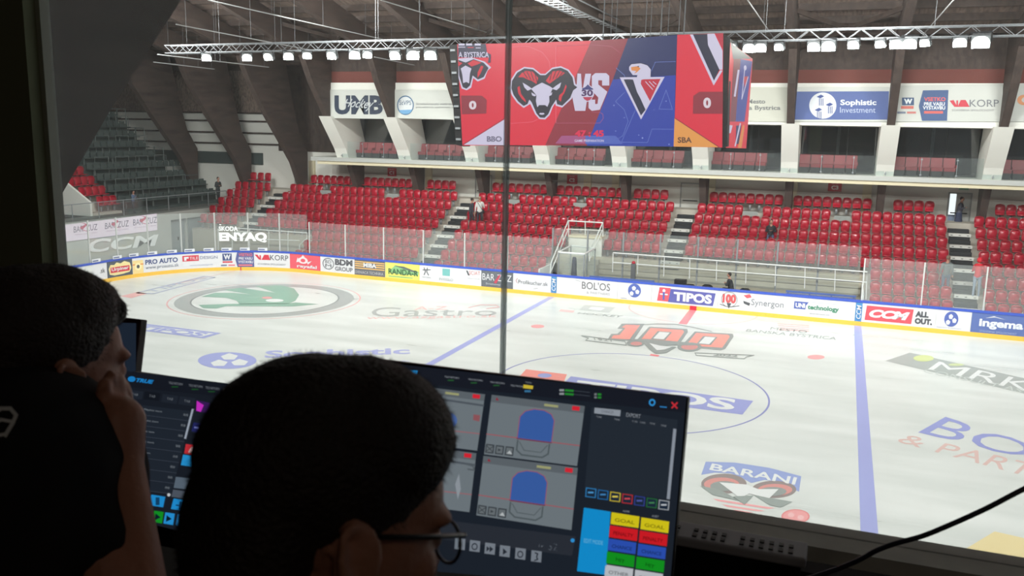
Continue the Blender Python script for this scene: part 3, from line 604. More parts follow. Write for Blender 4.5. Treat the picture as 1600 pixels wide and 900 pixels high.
for i in range(3, EN, 1):                          # stepped guard rail at the terrace's far side
    x1 = -34.4-.78*i; z = 3.1+.64*i
    if i % 2 == 0:
        g = MB(); g.tube([(x1, 21.3, z), (x1, 21.3, z+1.0), (x1-1.5, 21.3, z+1.0), (x1-1.5, 21.3, z)], .03, M_RAIL); g.tube([(x1, 21.3, z+.5), (x1-1.5, 21.3, z+.5)], .025, M_RAIL)
        tag(g.build('guard_rail'), 'grey guard rail at the edge of the end terrace, %s step up' % ORD[(i-3)//2+1], 'railing', 'stepped guard rails of the end terrace')
for i in range(2, 10, 2):
    for k, y in enumerate((15.2, 16.9, 18.6, 20.3)):
        x1 = -34.4-.78*i; z = 3.1+.64*i; g = MB(); g.tube([(x1+.1, y, z-.58), (x1+.1, y, z+.5), (x1+.1, y+1.1, z+.5), (x1+.1, y+1.1, z-.58)], .02, M_RAIL)
        tag(g.build('crush_barrier'), 'grey crush barrier on the end terrace, %s level and %s from the seats' % (ORD[i//2-1], ORD[k]), 'barrier', 'crush barriers of the end terrace')
# rail along the walkway
g = MB(); g.tube([(-33.15, -6, 3.85), (-33.15, 22.2, 3.85)], .025, M_STEEL)
for k in range(16): g.bar((-33.15, 22.2-1.85*k, 2.9), (-33.15, 22.2-1.85*k, 3.85), .035, m=M_STEEL)
r0 = tag(g.build('walkway_railing'), 'thin rail with glass along the walkway over the end wall', 'railing')
g = MB(); g.box((-33.17, -6, 2.98), (-33.13, 14.4, 3.8), M_GLASSB); g.build('glass_infill', parent=r0)
# red seat block side wall
w = MB(); w.prism([(-34.3, 11.6, 2.95), (-37.9, 11.6, 2.95), (-37.9, 11.6, 6.0), (-34.3, 11.6, 3.75)], (0, .15, 0), M_WHITEWALL)
for i in range(5): w.box((-34.3-.8*(i+1), 11.75, 2.9), (-34.3-.8*i, 14.0, 3.1+.55*i), M_CONC)
struct(w.build('end_seat_terrace', fix=True), 'small white stair block under the red seats at the end')

# ---- end wall: LED board, lettering, doors
pl = lambda x, y, L: on(x, y, 0, -33.0)+Vector((.03+.004*L, 0, 0))
lb = Art(pl, glow(.85)); lb.poly([(60, 356.5), (244, 333.5), (245, 359.5), (60, 383)], (240, 222, 236), 4)
for k, (x, y) in enumerate(((75, 366), (136, 357.5), (185, 352), (229, 346.5))):
    s = 1-.03*(3-k); lb.text('BAR', [(x-22, y-3.5), (x-7, y-5.5), (x-7, y+4), (x-22, y+6)], (96, 88, 110), layer=6); lb.text('ZUZ', [(x-2, y-6), (x+15, y-8), (x+15, y+1.5), (x-2, y+3.5)], (96, 88, 110), layer=6)
    lb.poly([(x-12, y-10), (x-2, y-8), (x-1, y-6), (x-8, y+1), (x+4, y+5), (x-6, y+3), (x-13, y-2), (x-4, y-7)], (200, 80, 110), 7)
    lb.text('Svetovy bar', [(x-20, y+8.5), (x+15, y+4.5), (x+15, y+6.5), (x-20, y+10.5)], (150, 130, 150), layer=6)
fr = MB(); a0, a1, a2, a3 = [on(x, y, 0, -33.0) for x, y in ((60, 356.5), (244, 333.5), (245, 359.5), (60, 383))]; fr.prism([a0, a1, a2, a3], (.04, 0, 0), M_DARK)
o = tag(fr.build('led_advert_board', fix=True), 'pink and white glowing advert board on the end wall', 'display'); lb.build('display_face', parent=o)
cc = Art(pl, PB); cc.text('CCM', [(140, 374), (247, 366), (241, 384), (134, 396)], (250, 252, 252), bold=.03)
tag(cc.build('wall_lettering'), 'big white slanted lettering on the grey end wall', 'lettering')
def door(name, X0, X1, y, z0, z1, col, label, cat=None):
    d = MB(); t0 = .07; F = mat('door_frame', (150, 152, 150), .5)
    d.box((X0-t0, y-.06, z0), (X0, y+.02, z1+t0), F); d.box((X1, y-.06, z0), (X1+t0, y+.02, z1+t0), F); d.box((X0-t0, y-.06, z1), (X1+t0, y+.02, z1+t0), F)
    o = struct(d.build(name), label); l = MB(); l.box((X0, y-.03, z0), (X1, y+.01, z1), mat('door_leaf_%d' % col[0], col, .5)); l.build('door_leaf', parent=o)
    h = MB(); h.tube([(X0+.1, y-.09, z0+1.05), (X1-.1, y-.09, z0+1.05)], .03, M_DARK); h.build('push_bar', parent=o); return o
door('door_1', -2.55, -1.5, YW, 3.45, 5.45, (205, 205, 198), 'pale grey emergency door under the balcony above the third aisle')
door('door_2', -15.5, -14.5, YW, 3.45, 5.45, (205, 205, 198), 'pale grey emergency door above the second aisle')
door('door_3', -28.9, -28.1, YW, 3.45, 5.1, (200, 200, 194), 'pale emergency door above the first aisle')
d = door('door_4', 11.5, 12.5, YW, 3.45, 5.5, (176, 176, 172), 'open doorway with bright daylight above the right aisle')
l = MB(); l.box((11.52, YW-.05, 4.4), (11.82, YW-.032, 5.5), glow(1.3)((235, 242, 246))); l.box((11.52, YW-.05, 3.5), (11.84, YW-.032, 4.4), mat('blue_grey_gap', (120, 134, 160), .6)); l.build('daylight_gap', parent=d)
for q, (yy, z) in enumerate(((17.4, 0), (19.05, 0))):
    d = MB(); d.box((-33.3, yy-.62, 0), (-33.22, yy+.62, 2.2), mat('grey_door', (140, 148, 150), .5)); d.box((-33.2, yy-.05, 1.0), (-33.17, yy+.05, 1.2), M_DARK); struct(d.build('door_%d' % (5+q)), 'grey door in the end wall opening')
# signs C1 C2 C3
for nm, x0, y0, x1, y1 in (('C1', 605.5, 262.5, 618.5, 275.5), ('C2', 886, 273, 901.5, 287.5), ('C3', 1294.5, 284, 1314.5, 299.5)):
    a, c = on(x0, y0, 1, YW-.1), on(x1, y1, 1, YW-.1); m = MB(); m.box((a.x, YW-.1, c.z), (c.x, YW-.01, a.z), mat('sign_red', (188, 38, 56), .5)); o = m.build('sector_sign')
    t_ = Art(lambda x, y, L: on(x, y, 1, YW-.1-.004*L), PB); w_ = x1-x0; h_ = y1-y0; t_.trect(nm, x0+w_*.22, y0+h_*.38, x1-w_*.22, y1-h_*.2, (240, 225, 225), bold=.04); t_.trect('SEKTOR', x0+w_*.25, y0+h_*.12, x1-w_*.25, y0+h_*.24, (235, 200, 205)); t_.build('sign_lettering', parent=o)
    tag(o, 'small square red sector sign reading %s on the wall under the balcony' % nm, 'sign')
m = MB(); m.box((11.9, YW-.08, 5.72), (12.35, YW-.02, 5.86), mat('green_sign', (120, 170, 140), .5)); tag(m.build('exit_sign'), 'small green exit sign above the open doorway', 'sign')

# ================================================================== THINGS
# ---- red seats
def seat_mesh():
    m = MB(); W2 = .214
    def shell(prof, th, yf):
        n = len(prof); vs = []
        for (x, z) in prof: vs.append((x, yf(x, z), z))
        for (x, z) in prof: vs.append((x, yf(x, z)+th, z))
        c = sum(p[1] for p in prof)/n; vs.append((0, yf(0, c)+.025, c)); vs.append((0, yf(0, c)+th+.02, c))
        fs = [(i, (i+1) % n, n+(i+1) % n, n+i) for i in range(n)]+[(2*n, (i+1) % n, i) for i in range(n)]+[(2*n+1, n+i, n+(i+1) % n) for i in range(n)]
        m.add(vs, fs, M_RED)
    pr = [(-W2*.84, .33), (W2*.84, .33), (W2*.97, .5), (W2, .70)]
    for k in range(7): a = PI*k/6; pr.append((W2*.97*math.copysign(abs(math.cos(a))**.6, math.cos(a)), .78+.12*math.sin(a)**.8))
    pr += [(-W2, .70), (-W2*.98, .5)]
    shell(pr, .05, lambda x, z: .12+.18*(z-.4)-.045*(abs(x)/W2)**2*1.3)
    m.tube([(-W2, .07, .60), (-W2*.98, .09, .78), (-W2*.75, .11, .87), (0, .13, .905), (W2*.75, .11, .87), (W2*.98, .09, .78), (W2, .07, .60)], .02, M_RED, 6)
    m.obox((0, -.06, .395), (W2*.92, 0, 0), (0, .17, -.02), (0, .004, .022), M_RED); m.tube([(-W2*.9, -.23, .415), (0, -.25, .42), (W2*.9, -.23, .415)], .03, M_RED, 6)
    m.box((-.06, .0, 0), (.06, .06, .38), M_STEEL)
    return m.mesh('stadium_seat')
SEAT = seat_mesh(); SEAT.polygons.foreach_set('use_smooth', [True]*len(SEAT.polygons))
SECT = [(-32.4, -29.45, 'left of first aisle'), (-28.0, -15.9, 'between first and second aisles'), (-14.5, -2.55, 'between second and third aisles'), (-1.3, 11.25, 'between third and fourth aisles'), (12.5, 19.5, 'right of fourth aisle')]
allseats = []
for k, (a, c, nm) in enumerate(SECT):
    n = int((c-a)/.5)
    for i in range(NR):
        for j in range(n):
            x = a+.25+j*(c-a)/n
            if i < BROW and (BX0-.1 < x < BX1+.3 or x < -23.5): continue
            if i in (3, 4) and -7.6 < x < -5.9: continue               # entrance stairs
            if i == 7 and any(abs(x-q) < .45 for q in (-26.6+1.4, -20.3, -12.2, -8.05, 1.6, 6.3)): continue
            if i == 8 and (any(abs(x-q) < .42 for q in ARX)): continue
            if i == 8 and k < 4 and x > c-.6: continue
            z = fz(i)+(.12 if i == 8 else 0); y = Y0+RUN*i+.36
            p = proj((x, y, z+.8)); 
            if p[0] > 1625: continue
            allseats.append((i, k, x, y, z, nm))
allseats.sort(key=lambda s: (Vector((s[2], s[3], s[4]))-CAM).length)
near, rest = allseats[:298], allseats[298:]
for (i, k, x, y, z, nm) in near:
    o = bpy.data.objects.new('stadium_seat', SEAT); COL.objects.link(o); o.location = (x, y, z); o.rotation_euler = (0, 0, random.uniform(-.015, .015))
    fromtop = 8-i; lab = 'red plastic seat, %s, far stand block %s' % ('top row' if fromtop == 0 else ORD[fromtop]+' row down', nm)
    tag(o, lab, 'seat', 'red seats, row %d from the top, block %s' % (fromtop+1, nm))
mb = MB(); base_v = [v.co.copy() for v in SEAT.vertices]; base_f = [tuple(p.vertices) for p in SEAT.polygons]; base_m = [SEAT.materials[p.material_index] for p in SEAT.polygons]
for mm in (M_RED, M_STEEL): mb.mi(mm)
for (i, k, x, y, z, nm) in rest:
    o_ = len(mb.v); d = Vector((x, y, z)); mb.v += [tuple(v+d) for v in base_v]; mb.f += [tuple(q+o_ for q in f_) for f_ in base_f]; mb.m += [mb.mats.index(q) for q in base_m]
tag(mb.build('stadium_seats', smooth=True), 'rows of red plastic seats filling the rest of the far stand', 'seats', kind='stuff')
# red seats on the end terrace, facing along the rink
for i in range(4):
    for j in range(3 if i == 0 else 4):
        o = bpy.data.objects.new('stadium_seat', SEAT); COL.objects.link(o); o.location = (-34.6-.8*i, 13.75-.5*j, 3.1+.55*i); o.rotation_euler = (0, 0, PI/2)
        tag(o, 'red plastic seat on the end terrace by the white stair block, %s row up' % ORD[i], 'seat', 'red seats on the end terrace, row %d' % (i+1))
# rail grey strips where row two has gaps
gn = 0
for q in (-25.2, -20.3, -12.2, -8.05, 1.6, 6.3):
    m = MB(); y = Y0+RUN*7+.3; m.box((q-.4, y, fz(7)+.35), (q+.4, y+.05, fz(7)+.6), mat('panel_grey', (150, 156, 152), .6)); m.box((q-.4, y, fz(7)+.1), (q+.4, y+.05, fz(7)+.3), M_STEP)
    tag(m.build('row_gap_panel'), 'small grey panel in a seat gap under the top row, %s from the left' % ORD[gn], 'panel', 'grey panels in the seat gaps'); gn += 1

# ---- balcony armchairs, glass balustrade
def armchair_parts():
    a = MB(); a.obox((0, .22, .62), (.27, 0, 0), (0, .05, .015), (0, .07, .33), M_REDLEATHER); a = a.mesh('backrest')
    b_ = MB(); b_.box((-.26, -.3, .3), (.26, .2, .48), M_REDLEATHER); b_ = b_.mesh('seat')
    c = MB(); c.box((-.24, -.25, 0), (.24, .2, .3), M_DARK); c.box((.27, -.3, .45), (.31, .2, .62), M_REDLEATHER); c = c.mesh('frame')
    return a, b_, c
AP = armchair_parts()
bays = [(ARX[i], ARX[i+1]) for i in range(3, 12)]
for bi, (a, c) in enumerate(bays):
    x0 = a+.7
    for j in range(5):
        x = x0+.58*j
        if x > c-.6: continue
        r = empty('balcony_armchair', (x, 22.1, 6.42), 'red upholstered armchair in the %s balcony box from the left, %s in its row' % (ORD[bi], ORD[j]), 'armchair', 'armchairs in the balcony boxes')
        for me, nm in zip(AP, ('backrest', 'seat', 'frame')):
            o = bpy.data.objects.new(nm, me); COL.objects.link(o); o.parent = r
            if nm == 'backrest' and bi == 0 and j == 0: pass
    nn = 3
    for j in range(nn):
        g0 = a+(c-a)*j/nn+.03; g1 = a+(c-a)*(j+1)/nn-.03
        g = MB(); g.box((g0, BY0+.05, 6.44), (g1, BY0+.07, 7.42), M_GLASSB); o = g.build('glass_balustrade')
        tag(o, 'clear balustrade panel of the balcony, box %d from the left, %s pane' % (bi+1, ORD[j]), 'balustrade', 'glass balustrade of the balcony')
        h = MB()
        for z in (6.55, 7.3): h.box((g0-.05, BY0+.0, z-.03), (g0+.05, BY0+.05, z+.03), M_STEEL)
        h.bar((g0, BY0+.09, 6.44), (g0, BY0+.09, 7.4), .03, m=M_STEEL); h.build('post', parent=o)
# window glazing of each box and a back wall
for bi, (a, c) in enumerate(bays):
    g = MB(); g.box((a+.45, 22.9, 6.45), (c-.45, 22.93, 8.9), M_GLASSD); g.bar((a+(c-a)*.6, 22.9, 6.45), (a+(c-a)*.6, 22.9, 8.9), .05, m=M_DARK); struct(g.build('window_%d' % (bi+1)), 'dark glazed front of a spectator box')
    g = MB(); g.box((a+.8, YW-.3, 7.1), (c-1.0, YW-.05, 7.5), mat('inner_shelf', (140, 140, 136), .7)); g.box((a+2.2, 23.6, 6.45), (a+2.35, 23.75, 8.9), M_WHITEWALL); struct(g.build('box_inner_wall'), 'pale fittings inside a spectator box')

# ---- banners above the boxes
def banner(x0, x1, yt0, yt1, yb0, yb1, bg, draw, label):
    YB = 19.32
    P_ = [on(x, y, 1, YB) for x, y in ((x0, yt0), (x1, yt1), (x1, yb1), (x0, yb0))]
    m = MB(); m.prism(P_, (0, .05, 0), PB(bg)); o = tag(m.build('banner', fix=True), label, 'banner')
    a = Art(lambda x, y, L: on(x, y, 1, YB-.012-.004*L), PB); draw(a); 
    if a.v: a.build('banner_print', parent=o)
LG = (200, 202, 196)
def d1(a):
    a.crop(400, 0, .25)
    a.trect('UMB', 490, 596, 792, 716, (48, 58, 76), bold=.045); a.text('Hockey', [(552, 618), (742, 622), (722, 700), (545, 680)], (190, 194, 196), shear=.4, layer=4, bold=.01)
def d2(a):
    a.crop(400, 0, .25); a.ell(934, 658, 52, 61, (66, 104, 140), 1); a.ell(934, 658, 46, 54, (206, 210, 212), 2); a.ell(934, 685, 40, 28, (110, 160, 200), 3, a0=0, a1=PI); a.trect('StVPS', 896, 628, 970, 656, (60, 90, 120), layer=4)
    a.trect('Stredoslovenska vodarenska', 1000, 642, 1250, 656, (120, 122, 124)); a.trect('prevadzkova spolocnost, a.s.', 1000, 664, 1250, 678, (120, 122, 124))
def d3(a):
    a.crop(1100, 0, .3125); a.poly([(455, 458), (925, 456), (918, 598), (450, 598)], (78, 96, 152), 1); a.ell(594, 528, 68, 66, (214, 218, 222), 2)
    for x, y in ((585, 490), (630, 530), (575, 556)):
        a.poly([(x-22, y-6), (x, y-17), (x+16, y-8), (x-4, y+2)], (60, 78, 140), 3)
        for k in range(3): a.poly([(x-10+k*9, y+2), (x-6+k*9, y+2), (x-6+k*9, y+38), (x-10+k*9, y+38)], (60, 78, 140), 3)
    a.trect('Sophistic', 682, 498, 862, 534, (222, 226, 232), bold=.03, layer=3); a.trect('Investment', 680, 536, 858, 564, (180, 190, 215), layer=3)
def d4(a):
    a.crop(1100, 0, .3125); a.rect(990, 488, 1050, 526, (58, 84, 120)); a.trect('W', 1000, 494, 1042, 520, (225, 230, 232), bold=.06); a.rect(985, 530, 1048, 544, (205, 110, 100)); a.rect(966, 558, 1008, 568, (110, 120, 140)); a.rect(1015, 558, 1060, 568, (200, 120, 115))
    a.poly([(1095, 452), (1222, 450), (1215, 604), (1090, 604), (1074, 530)], (66, 90, 134)); a.trect('VSETKO', 1100, 486, 1208, 506, (214, 96, 96), bold=.03); a.trect('PRE VASU', 1100, 511, 1204, 528, (224, 228, 232), bold=.03); a.trect('VYSTAVBU', 1094, 530, 1206, 548, (224, 228, 232), bold=.03); a.rect(1100, 555, 1195, 568, (205, 100, 95), 2)
    a.poly([(1228, 504), (1248, 500), (1266, 534), (1252, 534)], (200, 60, 76)); a.poly([(1268, 534), (1284, 500), (1308, 500), (1328, 534)], (200, 60, 76)); a.rect(1262, 502, 1270, 534, (200, 60, 76)); a.trect('KORP', 1328, 498, 1474, 534, (120, 122, 128)); a.trect('STAVEBNA SPOLOCNOST', 1240, 546, 1450, 556, (150, 150, 152))
def d5(a):
    a.crop(1100, 0, .3125); a.trect('Mesto', 218, 496, 306, 518, (120, 122, 122), bold=.02); a.trect('Banska Bystrica', 130, 528, 382, 556, (120, 122, 122), bold=.02)
def d6(a): a.crop(1100, 0, .3125); a.ell(1600, 500, 34, 26, (226, 150, 100), 1); a.ell(1608, 500, 20, 14, (206, 206, 200), 2)
banner(513, 611, 140, 140, 184.5, 186, LG, d1, 'white banner with big dark block letters UMB above the leftmost box')
banner(614, 712, 140, 141, 184.5, 187, LG, d2, 'white banner with a round blue water emblem left of the scoreboard')
banner(1125, 1230, 136, 136.5, 189, 190.5, (190, 190, 178), d5, 'off-white banner with grey lettering Mesto, just right of the scoreboard')
banner(1241, 1390, 136, 136, 190, 190, LG, d3, 'blue banner with a white round emblem and white lettering')
banner(1397, 1567, 134, 131, 190, 190, LG, d4, 'white banner with a dark blue arrow panel and red and grey lettering')
banner(1575, 1680, 131, 129, 190, 190, LG, d6, 'white banner cut off by the picture edge, orange mark')
for X0, X1 in ((-14.0, -10.4), (-9.6, -5.9), (-5.1, -1.5)):
    m = MB(); m.box((X0, 19.32, 8.95), (X1, 19.37, 10.7), PB(LG)); tag(m.build('banner'), 'plain pale banner hidden behind the scoreboard', 'banner', 'banners behind the scoreboard')
m = MB(); m.box((-23.4, 19.40, 8.86), (24, 19.5, 10.9), M_WHITEWALL); m.box((-23.4, 19.5, 8.86), (24, 23, 8.96), M_WHITEWALL); struct(m.build('banner_wall'), 'white parapet the banners hang on')

# ---- scoreboard cube
SBY = -3.5
sb = empty('scoreboard', (-.7, 0, 7.9), 'big hanging cube scoreboard showing red and blue team graphics over centre ice', 'scoreboard')
c0, c1, c2, c3 = [on(x, y, 1, SBY) for x, y in ((715, 69), (1130, 51.5), (1128.5, 230.5), (722, 227.5))]
m = MB(); D = 7.0
m.prism([p+Vector((0, .1, 0)) for p in (c0+Vector((.1, 0, -.05)), c1+Vector((-.1, 0, -.05)), c2+Vector((-.1, 0, .05)), c3+Vector((.1, 0, .05)))], (0, D-.2, 0), M_BLACK); m.build('housing', parent=sb, fix=True)
m = MB(); q = [on(x, y, 1, SBY+.05) for x, y in ((702, 70), (716, 69), (724, 229), (712, 226))]; m.prism(q, (0, .5, 0), M_DARK)
for k in range(9): p = q[0].lerp(q[3], (k+.5)/9)+Vector((.1, -.02, 0)); m.box((p.x-.06, p.y-.03, p.z-.03), (p.x+.09, p.y+.02, p.z+.03), M_STEEL)
q = [on(x, y, 1, SBY+.05) for x, y in ((1129, 52), (1141, 60), (1136, 229), (1127, 231))]; m.prism(q, (0, .4, 0), M_DARK); m.build('frame', parent=sb, fix=True)
A = Art(lambda x, y, L: on(x, y, 1, SBY)+Vector((0, -.006*L, 0)), glow(.92))
RR, DR, NB, BB, WL, NV = (238, 50, 74), (156, 52, 68), (40, 48, 104), (50, 70, 176), (222, 214, 240), (42, 44, 70)
A.crop(780, 50, .225)
A.poly([(60, 79), (650, 60), (340, 789), (70, 786)], RR, 0); A.poly([(-292, 85), (66, 79), (66, 786), (-255, 789)], RR, 0)
A.poly([(640, 60), (895, 45), (620, 790), (320, 787)], DR, 1); A.poly([(895, 45), (1237, 20), (1226, 300), (790, 330)], NB, 1); A.poly([(790, 330), (1226, 300), (1214, 796), (606, 790)], BB, 1)
A.poly([(1237, 20), (1556, 8), (1549, 802), (1214, 796)], RR, 1); A.poly([(1218, 600), (1524, 800), (1212, 796)], (246, 166, 86), 2); A.line([(1218, 596), (1528, 800)], 6, DR, 3)
A.trect('SBA', 1240, 730, 1338, 770, (110, 70, 50), bold=.03); A.poly([(1345, 568), (1348, 445), (1390, 415), (1552, 415), (1550, 568)], DR, 2); A.trect('0', 1418, 455, 1472, 530, (240, 225, 235), bold=.05, layer=4)
A.poly([(1325, 18), (1348, 17), (1492, 335), (1535, 265), (1552, 268), (1490, 372)], WL, 2); A.poly([(1346, 17), (1446, 14), (1455, 100), (1530, 262), (1492, 338)], NV, 2); A.poly([(1446, 14), (1496, 12), (1552, 130), (1552, 262), (1530, 262), (1450, 90)], WL, 3); A.poly([(1500, 11), (1556, 8), (1553, 120)], (200, 40, 66), 3)
# thin outline lettering in the background
lc = (250, 120, 140); A.line([(75, 105), (200, 100), (300, 140), (352, 210), (352, 260)], 3, lc, 2); A.line([(395, 98), (395, 632)], 3, lc, 2); A.line([(395, 98), (640, 88), (780, 100), (840, 145)], 3, (190, 90, 110), 2); A.line([(75, 635), (230, 625), (300, 590)], 3, lc, 2); A.line([(395, 632), (700, 632), (724, 600), (720, 570), (700, 558), (640, 556)], 3, (190, 100, 130), 2)
lb2 = (120, 140, 215); A.line([(812, 250), (870, 300), (880, 350)], 3, lb2, 2); A.line([(870, 420), (808, 482), (870, 540), (896, 620), (860, 720), (780, 770)], 3, lb2, 2); A.line([(1080, 210), (1225, 205)], 3, lb2, 2); A.line([(1085, 210), (1040, 310)], 3, lb2, 2); A.line([(1160, 402), (1110, 535), (1204, 538)], 3, lb2, 2, True); A.line([(945, 545), (850, 765), (1030, 768), (1062, 674), (1214, 676)], 3, lb2, 2)
for x, y, r_ in ((798, 510, 5), (870, 595, 4), (996, 736, 6), (1160, 480, 4), (970, 716, 4), (1180, 780, 5), (1075, 540, 3), (940, 410, 3), (810, 688, 4)): A.ell(x, y, r_, r_, (150, 165, 230), 2, 8)
# ram head
RAMO = [(40, 385), (78, 380), (82, 335), (120, 275), (175, 243), (240, 250), (290, 290), (322, 290), (370, 248), (430, 238), (485, 262), (522, 312), (532, 362), (560, 382), (525, 412), (505, 465), (440, 525), (395, 512), (390, 495), (375, 520), (352, 578), (322, 607), (282, 605), (252, 572), (218, 500), (172, 528), (125, 490), (90, 440), (76, 400)]
A.poly(RAMO, WL, 4)
def shrink(P_, k, cx, cy): return [(cx+(x-cx)*k, cy+(y-cy)*k) for x, y in P_]
A.poly([(88, 392), (92, 340), (128, 283), (178, 253), (238, 260), (288, 300), (324, 300), (372, 258), (430, 248), (478, 270), (512, 316), (522, 368), (545, 384), (516, 406), (496, 458), (440, 512), (405, 502), (398, 470), (385, 490), (366, 518), (344, 570), (318, 596), (286, 594), (262, 566), (228, 488), (212, 470), (200, 500), (172, 514), (134, 482), (102, 436)], (50, 48, 62), 5)
for P_ in ([(135, 315), (160, 285), (190, 270), (235, 275), (275, 320), (262, 362), (230, 340), (200, 330), (170, 315)], [(340, 320), (372, 275), (425, 268), (460, 285), (440, 300), (400, 325), (352, 360), (326, 340)],
           [(130, 385), (145, 375), (155, 430), (185, 470), (190, 490), (160, 465), (135, 425)], [(465, 365), (472, 380), (455, 425), (438, 450), (432, 485), (415, 470), (420, 440), (445, 420)]): A.poly(P_, (226, 44, 66), 6)
for k in range(4): A.line([(170+26*k, 278-3*k), (200+22*k, 322+8*k)], 5, (50, 48, 62), 7); A.line([(450-26*k, 272-1*k), (420-22*k, 312+8*k)], 5, (50, 48, 62), 7)
A.poly([(300, 352), (352, 376), (375, 392), (362, 420), (350, 440), (352, 485), (338, 520), (322, 508), (280, 508), (268, 525), (258, 480), (262, 440), (245, 420), (225, 395), (250, 378)], WL, 6)
A.poly([(166, 352), (205, 375), (232, 395), (200, 408), (178, 385)], WL, 6); A.poly([(434, 350), (400, 372), (370, 395), (402, 405), (424, 385)], WL, 6)
A.poly([(228, 420), (262, 440), (250, 448), (232, 440)], WL, 7); A.poly([(372, 418), (340, 438), (350, 446), (368, 438)], WL, 7); A.ell(300, 568, 18, 7, WL, 7); A.line([(280, 545), (300, 560), (322, 545)], 7, (50, 48, 62), 8); A.line([(268, 525), (285, 520), (300, 530), (316, 520), (334, 525)], 7, (50, 48, 62), 8)
# VS and shield
A.poly([(505, 430), (540, 360), (545, 288), (570, 290), (578, 420), (600, 290), (640, 290), (622, 400), (600, 548), (528, 548)], WL, 3); A.poly([(668, 286), (745, 286), (766, 306), (766, 372), (716, 372), (716, 336), (690, 336), (690, 365), (752, 415), (738, 450), (700, 540), (645, 548), (622, 528), (622, 470), (668, 470), (668, 500), (684, 500), (690, 455), (645, 410), (645, 306)], WL, 3)
A.poly([(575, 390), (592, 385), (620, 360), (650, 385), (660, 392), (662, 440), (640, 475), (616, 486), (592, 472), (575, 440)], WL, 8); A.poly([(580, 392), (600, 385), (620, 365), (640, 385), (656, 394), (656, 402), (580, 402)], (60, 60, 130), 9); A.poly([(584, 452), (652, 452), (636, 472), (616, 480), (598, 470)], (200, 60, 90), 9); A.trect('30', 576, 402, 656, 446, (80, 40, 100), bold=.04, layer=10)
# eagle triangle
A.poly([(838, 315), (1150, 312), (986, 608)], WL, 3); A.poly([(866, 330), (930, 328), (960, 420), (1022, 535), (986, 580)], NV, 4); A.poly([(980, 330), (1122, 326), (1048, 482), (985, 380)], (206, 42, 66), 4)
A.poly([(900, 330), (990, 326), (985, 360), (1050, 482), (1018, 540), (955, 400), (950, 332)], WL, 5)
A.poly([(905, 240), (920, 225), (985, 218), (1030, 232), (1055, 260), (1055, 315), (985, 335), (965, 400), (945, 370), (962, 300), (930, 300), (905, 265)], WL, 6); A.line([(905, 240), (920, 223), (985, 216), (1032, 230), (1057, 260), (1055, 312)], 4, NV, 7)
A.poly([(918, 245), (965, 238), (985, 255), (960, 280), (940, 290), (955, 272), (922, 268)], (240, 150, 80), 8); A.poly([(960, 240), (975, 236), (972, 246)], NV, 9)
for k in range(3): A.line([(1018+26*k, 345), (1068+12*k, 400-18*k)], 5, WL, 6)
# timer
A.poly([(390, 775), (435, 720), (810, 720), (860, 778)], (176, 90, 140), 2); A.poly([(600, 720), (810, 720), (860, 778), (600, 778)], (90, 110, 200), 3)
A.trect('47 : 45', 528, 682, 728, 728, (240, 50, 90), bold=.05, layer=4); A.trect('GAME PREPARATION', 525, 746, 728, 764, (225, 215, 245), bold=.02, layer=4)
# left panel
A.crop(700, 40, .3125)
A.poly([(80, 596), (285, 468), (285, 598)], WL, 2); A.line([(72, 598), (285, 464)], 4, DR, 1); A.trect('BBO', 195, 553, 270, 581, (60, 54, 84), bold=.04); A.poly([(66, 350), (170, 350), (195, 372), (193, 440), (70, 444)], DR, 2); A.trect('0', 107, 376, 144, 420, (240, 225, 235), bold=.05, layer=4)
A.poly([(52, 92), (190, 92), (196, 135), (216, 145), (214, 186), (200, 186), (205, 160), (52, 160)], (54, 54, 84), 2); A.trect('A BYSTRICA', 54, 132, 206, 160, WL, layer=3, bold=.02)
for k, x in enumerate((55, 92, 135)): A.rect(x, 90, x+30, 100, WL, 3); 
A.rect(52, 106, 88, 110, WL, 3); A.rect(140, 110, 165, 114, WL, 3); A.rect(100, 108, 130, 112, (226, 44, 66), 3)
A.poly([(54, 165), (120, 160), (185, 180), (218, 210), (200, 225), (185, 265), (150, 280), (128, 262), (118, 310), (95, 324), (70, 315), (54, 260)], WL, 3)
A.poly([(54, 172), (90, 185), (130, 168), (180, 186), (205, 212), (180, 258), (152, 270), (125, 250), (112, 300), (94, 316), (76, 308), (58, 250)], (54, 50, 68), 4)
A.poly([(54, 180), (75, 188), (54, 205)], (226, 44, 66), 5); A.poly([(100, 190), (130, 172), (170, 185), (150, 195), (120, 205)], (226, 44, 66), 5); A.poly([(150, 262), (165, 240), (180, 205), (168, 200), (150, 235)], (226, 44, 66), 5)
A.poly([(66, 215), (90, 200), (120, 215), (112, 240), (108, 290), (95, 282), (78, 288), (74, 245)], WL, 5); A.line([(82, 292), (95, 300), (108, 292)], 4, (54, 50, 68), 6)
A.build('display_face', parent=sb)
